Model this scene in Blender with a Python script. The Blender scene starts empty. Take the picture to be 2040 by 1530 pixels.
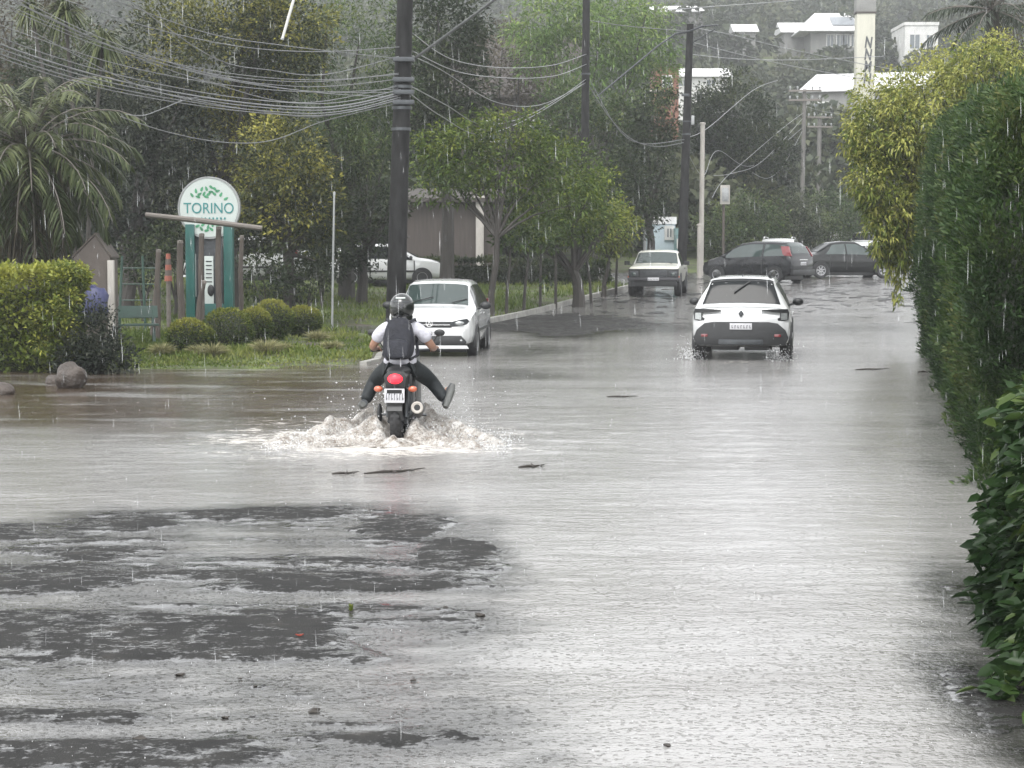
import bpy, bmesh, math, random
import numpy as np
from mathutils import Vector, Matrix
random.seed(5)
rng = np.random.default_rng(11)
S = bpy.context.scene
COL = S.collection
F = 4000.0
PITCH = math.atan(284 / 4000.0)
H = 2.16
CP, SP = math.cos(PITCH), math.sin(PITCH)

def at(px, py, Y):
    """world point at forward distance Y seen at photo pixel (px, py)"""
    u = (px - 1020) / F
    v = (765 - py) / F
    dx, dy, dz = u, CP + v * SP, -SP + v * CP
    t = Y / dy
    return Vector((dx * t, Y, H + dz * t))

def gz(y):
    ys = [-60, 44, 56, 64, 75, 90, 110, 130, 160, 200, 250, 300, 350, 450, 640]
    zs = [0, 0, .12, .36, .63, 1.0, 1.5, 2.6, 6, 13, 23, 31, 39, 52, 72]
    y = np.asarray(y, float)
    return sum(np.interp(y + d, ys, zs) for d in (-3, -1.5, 0, 1.5, 3)) / 5

def g(px, Y, dz=0.0):
    z = float(gz(Y)) + dz
    py = 481 + (H - z) / Y * F
    p = at(px, py, Y)
    return Vector((p.x, Y, z))

def sstep(a, b, x):
    t = np.clip((np.asarray(x, float) - a) / (b - a), 0, 1)
    return t * t * (3 - 2 * t)

def _hash(ix, iy, s):
    n = (ix * 374761393 + iy * 668265263 + s * 974634777) & 0xFFFFFFFF
    n = ((n ^ (n >> 13)) * 1274126177) & 0xFFFFFFFF
    return ((n ^ (n >> 16)) & 0xFFFF) / 65535.0

def vn(x, y, s=0):
    x = np.asarray(x, float); y = np.asarray(y, float)
    ix = np.floor(x).astype(np.int64); iy = np.floor(y).astype(np.int64)
    fx = x - ix; fy = y - iy
    fx = fx * fx * (3 - 2 * fx); fy = fy * fy * (3 - 2 * fy)
    a = _hash(ix, iy, s); b = _hash(ix + 1, iy, s); c = _hash(ix, iy + 1, s); d = _hash(ix + 1, iy + 1, s)
    return (a * (1 - fx) + b * fx) * (1 - fy) + (c * (1 - fx) + d * fx) * fy

def fbm(x, y, s=0, o=4):
    r = 0; a = .5
    for k in range(o):
        r = r + a * vn(x * 2 ** k, y * 2 ** k, s + k * 17); a *= .5
    return r

# ---------------------------------------------------------------- tagging
def tag(o, label=None, cat=None, group=None, kind=None):
    if label: o['label'] = label
    if cat: o['category'] = cat
    if group: o['group'] = group
    if kind: o['kind'] = kind
    return o

def empty(name, loc=(0, 0, 0), rz=0.0):
    o = bpy.data.objects.new(name, None)
    o.empty_display_size = .2
    COL.objects.link(o)
    o.location = loc
    o.rotation_euler = (0, 0, rz)
    return o

def thing(name, label, cat, loc=(0, 0, 0), rz=0.0, group=None):
    return tag(empty(name, loc, rz), label, cat, group)

def copy_tree(o, parent=None):
    c = o.copy(); COL.objects.link(c)
    if parent: c.parent = parent
    for ch in list(o.children): copy_tree(ch, c)
    return c

# ---------------------------------------------------------------- mesh helpers
def finish(o, mat, parent, smooth, ang=35):
    me = o.data
    if mat is not None:
        for m in (mat if isinstance(mat, (list, tuple)) else [mat]): me.materials.append(m)
    if smooth:
        me.polygons.foreach_set('use_smooth', [True] * len(me.polygons))
        if ang < 180: me.set_sharp_from_angle(angle=math.radians(ang))
    if parent is not None: o.parent = parent
    return o

class MB:
    def __init__(s): s.v = []; s.f = []
    def add(s, vs, fs):
        o = len(s.v)
        s.v.extend([tuple(v) for v in vs]); s.f.extend([tuple(i + o for i in f) for f in fs])
        return s
    def box(s, c, d, rz=0.0, rot=None):
        M = rot if rot is not None else Matrix.Rotation(rz, 3, 'Z')
        c = Vector(c); vs = []
        for z in (-.5, .5):
            for x, y in ((-.5, -.5), (.5, -.5), (.5, .5), (-.5, .5)):
                vs.append(c + M @ Vector((x * d[0], y * d[1], z * d[2])))
        return s.add(vs, [(3, 2, 1, 0), (4, 5, 6, 7), (0, 1, 5, 4), (1, 2, 6, 5), (2, 3, 7, 6), (3, 0, 4, 7)])
    def tube(s, pts, rad, n=8, cap=True):
        pts = [Vector(p) for p in pts]
        if not hasattr(rad, '__len__'): rad = [rad] * len(pts)
        vs = []; fs = []; up = Vector((0, 0, 1))
        t0 = (pts[1] - pts[0]).normalized()
        if abs(t0.z) > .9: up = Vector((1, 0, 0))
        for i, p in enumerate(pts):
            t = (pts[min(i + 1, len(pts) - 1)] - pts[max(i - 1, 0)]).normalized()
            a = up.cross(t)
            if a.length < 1e-5: a = Vector((1, 0, 0)).cross(t)
            a.normalize(); b = t.cross(a)
            up = b
            up = t.cross(a)
            for k in range(n):
                an = 2 * math.pi * k / n
                vs.append(p + (a * math.cos(an) + b * math.sin(an)) * rad[i])
        for i in range(len(pts) - 1):
            for k in range(n):
                k2 = (k + 1) % n
                fs.append((i * n + k, i * n + k2, (i + 1) * n + k2, (i + 1) * n + k))
        if cap:
            fs.append(tuple(reversed(range(n)))); fs.append(tuple((len(pts) - 1) * n + k for k in range(n)))
        return s.add(vs, fs)
    def cyl(s, a, b, r0, r1=None, n=16):
        return s.tube([a, b], [r0, r0 if r1 is None else r1], n)
    def ell(s, c, r, nu=16, nv=10):
        vs = []; fs = []
        c = Vector(c)
        for j in range(nv + 1):
            th = math.pi * j / nv
            for i in range(nu):
                ph = 2 * math.pi * i / nu
                vs.append(c + Vector((r[0] * math.sin(th) * math.cos(ph), r[1] * math.sin(th) * math.sin(ph), r[2] * math.cos(th))))
        for j in range(nv):
            for i in range(nu):
                i2 = (i + 1) % nu
                if j == 0: fs.append((i, (j + 1) * nu + i, (j + 1) * nu + i2))
                elif j == nv - 1: fs.append((j * nu + i, (j + 1) * nu + i, j * nu + i2))
                else: fs.append((j * nu + i, (j + 1) * nu + i, (j + 1) * nu + i2, j * nu + i2))
        return s.add(vs, fs)
    def prism(s, poly, y0, y1, fn=None):
        """polygon in x,z extruded from y0 to y1"""
        n = len(poly)
        vs = [(x, y0, z) for x, z in poly] + [(x, y1, z) for x, z in poly]
        if fn: vs = [fn(*v) for v in vs]
        fs = [tuple(range(n)), tuple(reversed(range(n, 2 * n)))]
        for i in range(n):
            j = (i + 1) % n
            fs.append((j, i, n + i, n + j))
        return s.add(vs, fs)
    def lathe(s, prof, c=(0, 0, 0), axis='z', n=24):
        vs = []; fs = []; c = Vector(c)
        for r, h in prof:
            for k in range(n):
                a = 2 * math.pi * k / n
                p = (r * math.cos(a), r * math.sin(a), h)
                if axis == 'x': p = (h, r * math.cos(a), r * math.sin(a))
                if axis == 'y': p = (r * math.sin(a), h, r * math.cos(a))
                vs.append(c + Vector(p))
        for i in range(len(prof) - 1):
            for k in range(n):
                k2 = (k + 1) % n
                fs.append((i * n + k, i * n + k2, (i + 1) * n + k2, (i + 1) * n + k))
        return s.add(vs, fs)
    def build(s, name, mat=None, parent=None, smooth=True, ang=35, bevel=0, loc=None, rz=None, fixn=True):
        me = bpy.data.meshes.new(name)
        me.from_pydata(s.v, [], s.f)
        if bevel or fixn:
            bm = bmesh.new(); bm.from_mesh(me)
            bmesh.ops.recalc_face_normals(bm, faces=bm.faces)
            if bevel:
                ed = [e for e in bm.edges if len(e.link_faces) == 2 and e.calc_face_angle(0) > .6]
                bmesh.ops.bevel(bm, geom=ed, offset=bevel, segments=2, affect='EDGES', profile=.6, clamp_overlap=True)
            bm.to_mesh(me); bm.free()
        o = bpy.data.objects.new(name, me); COL.objects.link(o)
        if loc is not None: o.location = loc
        if rz is not None: o.rotation_euler = (0, 0, rz)
        return finish(o, mat, parent, smooth, ang)

def npmesh(name, V, Fc, mat=None, parent=None, tone=None, smooth=False, attr='tone'):
    V = np.asarray(V, np.float32); Fc = np.asarray(Fc, np.int32)
    me = bpy.data.meshes.new(name)
    n, k = Fc.shape
    me.vertices.add(len(V)); me.vertices.foreach_set('co', V.ravel())
    me.loops.add(n * k); me.loops.foreach_set('vertex_index', Fc.ravel())
    me.polygons.add(n)
    me.polygons.foreach_set('loop_start', np.arange(0, n * k, k, dtype=np.int32))
    me.polygons.foreach_set('loop_total', np.full(n, k, np.int32))
    me.update(calc_edges=True)
    if tone is not None:
        a = me.attributes.new(attr, 'FLOAT', 'POINT')
        a.data.foreach_set('value', np.asarray(tone, np.float32))
    me.validate()
    o = bpy.data.objects.new(name, me); COL.objects.link(o)
    return finish(o, mat, parent, smooth, 180)

def gridmesh(name, xs, ys, zf, mat, parent=None, mask=None, attr=None, smooth=True):
    X, Y = np.meshgrid(xs, ys)
    Z = zf(X, Y)
    nx, ny = len(xs), len(ys)
    V = np.stack([X.ravel(), Y.ravel(), Z.ravel()], 1)
    i = np.arange(nx - 1)[None, :] + nx * np.arange(ny - 1)[:, None]
    Fc = np.stack([i, i + 1, i + nx + 1, i + nx], -1).reshape(-1, 4)
    if mask is not None:
        cx = V[Fc].mean(1)
        Fc = Fc[mask(cx[:, 0], cx[:, 1])]
    tone = attr(X, Y).ravel() if attr is not None else None
    return npmesh(name, V, Fc, mat, parent, tone, smooth)

# ---------------------------------------------------------------- materials
def newmat(name):
    m = bpy.data.materials.new(name); m.use_nodes = True
    nt = m.node_tree
    return m, nt, nt.nodes['Principled BSDF']

def noise(nt, scale, detail=4, rough=.55, coord=None, stretch=None):
    n = nt.nodes.new('ShaderNodeTexNoise')
    n.inputs['Scale'].default_value = scale; n.inputs['Detail'].default_value = detail; n.inputs['Roughness'].default_value = rough
    tc = nt.nodes.new('ShaderNodeTexCoord')
    src = tc.outputs['Object']
    if stretch:
        mp = nt.nodes.new('ShaderNodeMapping'); mp.inputs['Scale'].default_value = stretch
        nt.links.new(src, mp.inputs['Vector']); src = mp.outputs['Vector']
    nt.links.new(src, n.inputs['Vector'])
    return n

def ramp(nt, src, stops):
    r = nt.nodes.new('ShaderNodeValToRGB')
    e = r.color_ramp.elements
    while len(e) < len(stops): e.new(.5)
    for el, (p, c) in zip(e, stops):
        el.position = p; el.color = (*c, 1) if len(c) == 3 else c
    nt.links.new(src, r.inputs[0])
    return r

def bump(nt, p, src, dist, strength=1.0, prev=None):
    b = nt.nodes.new('ShaderNodeBump')
    b.inputs['Distance'].default_value = dist; b.inputs['Strength'].default_value = strength
    nt.links.new(src, b.inputs['Height'])
    if prev is not None: nt.links.new(prev.outputs[0], b.inputs['Normal'])
    if p is not None: nt.links.new(b.outputs[0], p.inputs['Normal'])
    return b

def mat(name, col, rough=.5, var=.15, nscale=8, metal=0, coat=0, bmp=0, bscale=40, stretch=None, col2=None, spec=.5, contrast=.25):
    m, nt, p = newmat(name)
    n = noise(nt, nscale, 5, .6, stretch=stretch)
    c = np.array(col)
    c1 = np.clip(c * (1 - var), 0, 1); c2 = np.clip(c * (1 + var), 0, 1) if col2 is None else np.array(col2)
    r = ramp(nt, n.outputs[0], [(.5 - contrast, tuple(c1)), (.5 + contrast, tuple(c2))])
    nt.links.new(r.outputs[0], p.inputs['Base Color'])
    p.inputs['Roughness'].default_value = rough; p.inputs['Metallic'].default_value = metal
    p.inputs['Coat Weight'].default_value = coat; p.inputs['Coat Roughness'].default_value = .08
    p.inputs['Specular IOR Level'].default_value = spec
    if bmp:
        b = noise(nt, bscale, 5, .6, stretch=stretch); bump(nt, p, b.outputs[0], bmp)
    return m

def leafmat(name, stops, trans=.25, rough=.42):
    m, nt, p = newmat(name)
    a = nt.nodes.new('ShaderNodeAttribute'); a.attribute_name = 'tone'
    gi = nt.nodes.new('ShaderNodeNewGeometry')
    ma = nt.nodes.new('ShaderNodeMath'); ma.operation = 'MULTIPLY_ADD'
    nt.links.new(gi.outputs['Random Per Island'], ma.inputs[0]); ma.inputs[1].default_value = .3
    nt.links.new(a.outputs['Fac'], ma.inputs[2])
    r = ramp(nt, ma.outputs[0], stops)
    nt.links.new(r.outputs[0], p.inputs['Base Color'])
    p.inputs['Roughness'].default_value = rough
    p.inputs['Specular IOR Level'].default_value = .2
    t = nt.nodes.new('ShaderNodeBsdfTranslucent'); nt.links.new(r.outputs[0], t.inputs['Color'])
    mx = nt.nodes.new('ShaderNodeMixShader'); mx.inputs[0].default_value = trans
    nt.links.new(p.outputs[0], mx.inputs[1]); nt.links.new(t.outputs[0], mx.inputs[2])
    nt.links.new(mx.outputs[0], nt.nodes['Material Output'].inputs[0])
    return m

M = {}
M['bark'] = mat('bark', (.03, .026, .022), .7, .35, 6, bmp=.02, bscale=18, stretch=(1, 1, .25))
M['bark_pale'] = mat('bark_pale', (.14, .125, .105), .7, .35, 6, bmp=.02, bscale=18, stretch=(1, 1, .25))
M['pole_dark'] = mat('pole_wet_concrete', (.014, .014, .014), .7, .9, 9, spec=.2, bmp=.006, bscale=30, stretch=(1, 1, .3))
M['pole_grey'] = mat('pole_concrete', (.12, .115, .105), .6, .3, 5, bmp=.004, bscale=30, stretch=(1, 1, .3))
M['pole_pale'] = mat('pole_pale', (.36, .34, .31), .6, .25, 4, stretch=(1, 1, .3))
M['cable'] = mat('cable_sheath', (.16, .165, .17), .3, .2, 3)  # light grey holds the wet sheen of the cables
M['lamp_steel'] = mat('lamp_steel', (.10, .105, .105), .45, .25, 8, metal=.2)
M['metal_dark'] = mat('metal_dark', (.05, .055, .06), .35, .3, 8, metal=.3)
M['metal_grey'] = mat('metal_grey', (.28, .29, .29), .4, .2, 8, metal=.4)
M['white_paint'] = mat('white_car_paint', (.52, .53, .53), .22, .04, 2, coat=.8)
M['cream_paint'] = mat('cream_car_paint', (.5, .5, .44), .3, .08, 3, coat=.5)
M['dark_paint'] = mat('dark_grey_car_paint', (.012, .013, .015), .25, .3, 3, coat=.3, spec=.3)
M['black_paint'] = mat('black_car_paint', (.006, .007, .007), .25, .3, 3, coat=.3, spec=.3)
M['black_plastic'] = mat('black_plastic', (.012, .013, .014), .42, .35, 20)
M['rubber'] = mat('rubber', (.014, .014, .015), .6, .3, 30, bmp=.002, bscale=120)
M['rim'] = mat('rim_alloy', (.35, .35, .36), .35, .1, 10, metal=.7)
M['rim_dark'] = mat('rim_dark', (.06, .06, .065), .4, .1, 10, metal=.5)
M['glass'] = mat('car_glass', (.010, .012, .013), .12, .2, 2, spec=.18)
M['glass_pale'] = mat('car_glass_pale', (.03, .045, .042), .06, .2, 2, spec=.9)
M['chrome'] = mat('chrome', (.6, .6, .6), .12, .05, 5, metal=1)
M['lamp_clear'] = mat('lamp_clear', (.35, .37, .37), .12, .25, 25, metal=.5, coat=1)
M['lamp_red'] = mat('lamp_red', (.15, .012, .014), .15, .2, 20, coat=1)
M['lamp_amber'] = mat('lamp_amber', (.42, .09, .035), .2, .2, 20, coat=1)
M['plate'] = mat('number_plate', (.5, .5, .52), .4, .1, 30)
M['plate_ink'] = mat('number_plate_ink', (.08, .08, .09), .5, .1, 30)
M['white_wall'] = mat('white_render', (.52, .52, .50), .6, .2, 1.2, bmp=.002, bscale=30)
M['white_roof'] = mat('white_metal_roof', (.62, .62, .62), .4, .16, .6, stretch=(6, .5, .5))
M['grey_wall'] = mat('grey_render', (.2, .2, .19), .7, .3, 1.2)
M['pale_wall'] = mat('pale_blue_render', (.42, .5, .54), .6, .12, 1)
M['teal_wall'] = mat('teal_render', (.16, .26, .26), .6, .15, 1)
M['brown_wall'] = mat('brown_wall', (.058, .048, .042), .8, .25, 3, stretch=(4, 4, .3))
M['brown_roof'] = mat('brown_tile_roof', (.05, .043, .038), .7, .35, 3, bmp=.04, bscale=7)
M['brick'] = mat('orange_brick', (.19, .085, .055), .7, .25, 6)
M['kerb'] = mat('kerb_concrete', (.24, .235, .215), .6, .35, 3, bmp=.01, bscale=15)
M['wood_old'] = mat('weathered_wood', (.075, .062, .052), .75, .4, 7, bmp=.008, bscale=16, stretch=(1, 1, .2))
M['wood_grey'] = mat('grey_plank', (.14, .125, .11), .6, .3, 7, bmp=.004, bscale=20, stretch=(.2, 1, 1))
M['hut_wall'] = mat('hut_taupe', (.1, .085, .075), .8, .2, 3, bmp=.004, bscale=20)
M['teal_paint'] = mat('teal_sign_paint', (.010, .075, .065), .4, .25, 2.5)
M['sign_white'] = mat('sign_white', (.44, .485, .465), .45, .08, 2)
M['sign_teal'] = mat('sign_teal_letter', (.03, .19, .19), .5, .1, 8)
M['sign_leaf'] = mat('sign_leaf_green', (.05, .22, .11), .5, .45, 6)
M['stone'] = mat('boulder', (.06, .048, .04), .45, .6, 5, bmp=.05, bscale=12)
M['blue_tarp'] = mat('blue_tarp', (.04, .045, .11), .5, .3, 4, bmp=.02, bscale=5)
M['orange_mark'] = mat('orange_plastic', (.28, .085, .055), .5, .2, 6)
M['debris'] = mat('wet_debris', (.025, .02, .015), .4, .4, 30)
M['red_leaf'] = mat('red_leaf', (.22, .035, .02), .4, .3, 30)
M['solar'] = mat('solar_panel', (.22, .24, .26), .3, .1, 3)
M['window_grey'] = mat('house_window', (.1, .12, .13), .2, .2, 2)
M['letter_black'] = mat('black_letter', (.05, .055, .06), .5, .1, 3)
# leaf palettes (tone 0..1.3)
M['lf_dark'] = leafmat('leaf_dark', [(0, (.009, .017, .008)), (.55, (.025, .04, .016)), (1.0, (.075, .09, .033))])
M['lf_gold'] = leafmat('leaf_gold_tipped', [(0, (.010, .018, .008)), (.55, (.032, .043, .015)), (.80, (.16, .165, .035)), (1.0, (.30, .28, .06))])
M['lf_mid'] = leafmat('leaf_mid', [(0, (.020, .038, .013)), (.6, (.055, .09, .026)), (1.0, (.14, .17, .05))])
M['lf_street'] = leafmat('leaf_street', [(0, (.026, .05, .012)), (.6, (.08, .125, .02)), (1.0, (.18, .21, .03))])
M['lf_yellow'] = leafmat('leaf_yellow', [(0, (.04, .065, .014)), (.5, (.11, .145, .026)), (1.0, (.28, .29, .055))])
M['lf_light'] = leafmat('leaf_light', [(0, (.06, .11, .03)), (.6, (.13, .21, .05)), (1.0, (.26, .32, .09))])
M['lf_bamboo'] = leafmat('leaf_bamboo', [(0, (.045, .072, .015)), (.5, (.135, .175, .034)), (1.0, (.34, .34, .09))])
M['lf_thuja'] = leafmat('leaf_thuja', [(0, (.010, .022, .009)), (.45, (.030, .060, .018)), (.8, (.065, .10, .028)), (1.0, (.12, .13, .045))])
M['lf_laurel'] = leafmat('leaf_laurel', [(0, (.010, .024, .009)), (.6, (.026, .055, .016)), (1.0, (.11, .15, .035))], rough=.3)
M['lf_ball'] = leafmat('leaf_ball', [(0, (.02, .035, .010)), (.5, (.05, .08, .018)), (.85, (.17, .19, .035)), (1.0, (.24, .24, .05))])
M['lf_palm'] = leafmat('leaf_palm', [(0, (.018, .027, .011)), (.6, (.052, .07, .028)), (1.0, (.15, .17, .08))])
M['lf_palmgrey'] = leafmat('leaf_palm_grey', [(0, (.03, .04, .03)), (1.0, (.07, .085, .06))])
M['lf_dry'] = leafmat('leaf_dry', [(0, (.04, .034, .022)), (1.0, (.11, .095, .06))])
M['lf_purple'] = leafmat('leaf_purple', [(0, (.010, .015, .012)), (.6, (.024, .032, .021)), (1.0, (.07, .075, .05))])
M['lf_wood'] = leafmat('leaf_far_wood', [(0, (.02, .03, .018)), (.6, (.05, .065, .035)), (1.0, (.1, .11, .06))])
M['lf_grass'] = leafmat('leaf_grass', [(0, (.035, .062, .012)), (.6, (.09, .13, .024)), (1.0, (.21, .225, .065))])
M['lf_tuft'] = leafmat('leaf_tuft', [(0, (.12, .13, .05)), (1.0, (.36, .34, .18))])
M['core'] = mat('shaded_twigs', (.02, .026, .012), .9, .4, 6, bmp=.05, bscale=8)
# ================================================================ camera, light, sky
cam = bpy.data.cameras.new('camera'); co = bpy.data.objects.new('camera', cam); COL.objects.link(co)
cam.sensor_width = 36; cam.lens = F / 2040 * 36; cam.clip_end = 4000; cam.clip_start = .1
co.location = (0, 0, H); co.rotation_euler = (math.pi / 2 - PITCH, 0, 0)
S.camera = co

SUN_EL, SUN_AZ = 58, 200
w = bpy.data.worlds.new('World'); S.world = w; w.use_nodes = True
nt = w.node_tree; bg = nt.nodes['Background']
sky = nt.nodes.new('ShaderNodeTexSky'); sky.sky_type = 'NISHITA'; sky.sun_disc = False
sky.sun_elevation = math.radians(SUN_EL); sky.sun_rotation = math.radians(SUN_AZ)
sky.air_density = 1.0; sky.dust_density = 1.0; sky.ozone_density = 1.0
hs = nt.nodes.new('ShaderNodeHueSaturation'); hs.inputs['Saturation'].default_value = .06
nt.links.new(sky.outputs[0], hs.inputs['Color']); nt.links.new(hs.outputs[0], bg.inputs['Color'])
bg.inputs['Strength'].default_value = .15
sl = bpy.data.lights.new('sun', 'SUN'); so = bpy.data.objects.new('sun', sl); COL.objects.link(so)
sl.energy = 0.6; sl.angle = math.radians(25); sl.color = (1, .97, .93)
so.rotation_euler = (math.radians(90 - SUN_EL), 0, math.radians(180 - SUN_AZ))
S.view_settings.view_transform = 'Standard'; S.view_settings.look = 'None'
S.view_settings.exposure = 1.82; S.view_settings.gamma = 1
try: S.view_settings.use_curve_mapping = False
except Exception: pass
cy = S.cycles
cy.max_bounces = 6; cy.diffuse_bounces = 3; cy.glossy_bounces = 3; cy.transmission_bounces = 4; cy.transparent_max_bounces = 12
cy.volume_bounces = 0; cy.caustics_reflective = False; cy.caustics_refractive = False
cy.use_denoising = True; cy.sample_clamp_indirect = 6

# ================================================================ road, verge, water
def Rx(y): return .42 + .203 * np.asarray(y, float) + 1.6 * (1 - sstep(13, 19, y)) + 1.2 * sstep(44, 40, y)
def Lx(y):
    y = np.asarray(y, float)
    return np.interp(y, [33, 36, 40, 46, 48.5, 50.5, 51, 76, 90, 140], [-2.9, -2.35, -2.5, -2.9, -3.5, -1.4, -.6, 5.6, 9.5, 24])
def paved(x, y):
    wob = 1.6 * (fbm(x * .55, y * .2, 3) - .5)
    right = (x < Rx(y)) & (y < 66) | (y >= 66) & (x < Rx(y) + 2.0 * (y - 66))
    left_open = (y < 33.6 + .12 * np.clip(-x - 3, 0, 30) * 0 + wob) & (x > -16)
    drive = (y > 46.6) & (y < 50.2) & (x > -18)
    cross = (y > 73) & (y < 84) & (x > -20) & (x < 60)
    return (right & (left_open | (x > Lx(y)) | drive) | cross) & (y < 132)

# wet asphalt rising out of the water, some standing for dark reflections: (X, Y, half length, half depth, height)
MOUNDS = []
def mound(x0, y0, x1, y1, hgt):
    """ridge seen between these photo pixels"""
    ya = 8640 / (y1 - 481.0); yb = 8640 / (y0 - 481.0)
    Y = (ya + yb) / 2
    xa, xb = (x0 - 1020) / F * Y, (x1 - 1020) / F * Y
    MOUNDS.append(((xa + xb) / 2, Y, (xb - xa) / 2, (yb - ya) / 2 * (1.25 if y0 > 1000 else 1), hgt))
for a in ((360, 1008, 800, 1046, .085), (700, 1024, 890, 1090, .085), (800, 1060, 1020, 1185, .07), (-200, 1048, 180, 1080, .08), (100, 1022, 420, 1062, .07),
          (360, 1112, 880, 1134, .06), (220, 1146, 950, 1186, .075), (-300, 1128, 330, 1200, .065), (130, 1203, 760, 1217, .045),
          (-300, 1238, 720, 1322, .085), (500, 1290, 800, 1340, .05), (-300, 1418, 340, 1452, .075), (300, 1425, 620, 1450, .045), (-300, 1480, 560, 1545, .055),
          (560, 1452, 1120, 1500, .05), (1000, 1500, 1200, 1560, .035), (780, 1190, 1000, 1300, .04), (-100, 1085, 440, 1130, .052), (450, 1058, 830, 1106, .042), (340, 1190, 920, 1240, .044), (640, 1180, 1010, 1300, .038), (-100, 1328, 950, 1415, .034), (500, 1400, 1250, 1530, .034)):
    mound(*a)
for a in ((1840, 1120, 2120, 1300, .055), (1880, 1300, 2140, 1560, .065), (1730, 805, 1900, 880, .045), (1790, 900, 1930, 960, .045)):  # first two expose dark asphalt for the shrub's reflection as well as soil
    mound(*a)
for a in ((960, 642, 1240, 664, .06), (990, 686, 1170, 718, .046), (1120, 714, 1370, 744, .046), (960, 732, 1210, 760, .046), (1040, 658, 1200, 678, .05)):  # asphalt ridges, partly in place of dark tree reflections on smooth water
    mound(*a)
def road_h(x, y):
    d = -.048 - .035 * sstep(-.4, 1.6, x) * sstep(44, 36, y) * (1 - sstep(-.5 + .203 * y, .2 + .203 * y, x)) - .03 * np.exp(-((y - 21) / 6) ** 2)
    d = d + .048 * sstep(43, 51, y) + .006 * sstep(50, 60, y)
    amp = np.zeros_like(d)
    wx = .5 * (fbm(x * .7, y * .7, 41) - .5); wy = .5 * (fbm(x * .6 + 9, y * .9, 43) - .5)
    for cx, cyy, rx, ry, hh in MOUNDS:
        u = (x + wx * 1.6 * min(1, rx) - cx) / (rx * 1.12); v = (y + wy * min(1.0, ry * 2) - cyy) / (ry * 1.25)
        amp = np.maximum(amp, hh * np.exp(-(np.abs(u) ** 3 + v * v * 1.4)))
    near = sstep(30, 14, y)
    rough = .018 * (fbm(x * 3.0, y * 3.0, 5) - .5) + (.030 * near + .006) * (fbm(x * 4 + 3, y * 8, 12, 4) - .46) + .006 * (vn(x * 17, y * 17, 8) - .5) * near
    rough = rough + np.exp(-((y - 11.5) / 5) ** 4) * sstep(1.2, -1.6, x) * (.012 + .09 * (fbm(x * .7, y * 2.0, 47) - .42)) + .012 * np.exp(-((y - 15) / 2.5) ** 2) * sstep(.5, -.5, x)
    amp = amp * .92
    rough = rough + .022 * np.exp(-((y - 45) / 9) ** 2) * (fbm(x * 1.3, y * 1.1, 83) - .5)
    fleck = (.008 * (vn(x * 11, y * 11, 14) - .5) + .006 * (vn(x * 23, y * 23, 18) - .5)) * near
    hh = d + amp + rough + fleck
    return np.where(hh > 0, .011 * np.tanh(hh / .011), hh) + gz(y)
def water_z(x, y):
    r = .010 * (fbm(x * 1.3, y * 3.2, 21, 3) - .45) + .005 * (vn(x * 5, y * 8, 23) - .5) + .003 * (vn(x * 14, y * 17, 27) - .5)
    chop = 1 + 1.0 * np.exp(-((y - 27.5) / 4.5) ** 2) * sstep(3, -3, x) + 2.2 * np.exp(-((y - 21.5) / 2.5) ** 2 - ((x + 1.2) / 2.6) ** 2)
    return r * chop + gz(y) + .006 * sstep(48, 56, y)

def nonuni(a, b, s0, s1):
    v = [a]
    while v[-1] < b:
        t = (v[-1] - a) / (b - a); v.append(v[-1] + s0 + (s1 - s0) * t)
    return np.array(v)

# terrain
yy = np.concatenate([np.arange(-40, 6, 2), np.arange(6, 30, 1.0), np.arange(30, 90, .45), nonuni(90, 140, .6, 3), nonuni(143, 640, 5, 12)])
xx = np.concatenate([-nonuni(26, 330, 3, 14)[::-1], np.arange(-25.5, 30, .45), nonuni(30.5, 330, 2, 14)])
def ground_z(x, y):
    pv = sum(paved(x + dx, y + dy).astype(float) for dx, dy in ((.6, 0), (-.6, 0), (0, .6), (0, -.6), (0, 0))) / 5
    inside = paved(x, y)
    z = gz(y) + np.where(inside, -.28, .10 + .05 * (fbm(x * .8, y * .8, 61) - .5))
    z = np.where(~inside & (pv > .1), gz(y) + .02, z)
    z = z + np.where(y > 120, 6 * (fbm(x / 40, y / 40, 71) - .5) * sstep(120, 260, y), 0)
    z = np.where(~inside & (y < 40) & (y > 30) & (x < 1), gz(y) + (.13 * (fbm(x * 1.1, y * 1.5, 66) - .42)) * (1 - sstep(35.2, 38.5, y)) + .10 * sstep(35.2, 38.5, y), z)
    left_rise = .9 * sstep(0, 14, -(x + 3)) * sstep(50, 62, y) * (~inside)
    return z + np.where(y < 73, left_rise * .5, 0)
m, nt, p = newmat('verge_soil_and_grass')
n1 = noise(nt, .9, 6, .6); n2 = noise(nt, 14, 4, .6)
r1 = ramp(nt, n1.outputs[0], [(.38, (.06, .05, .035)), (.5, (.055, .075, .02)), (.62, (.1, .13, .03))])
nt.links.new(r1.outputs[0], p.inputs['Base Color']); p.inputs['Roughness'].default_value = .8
bump(nt, p, n2.outputs[0], .05)
tag(gridmesh('ground', xx, yy, ground_z, m), kind='structure')

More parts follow.
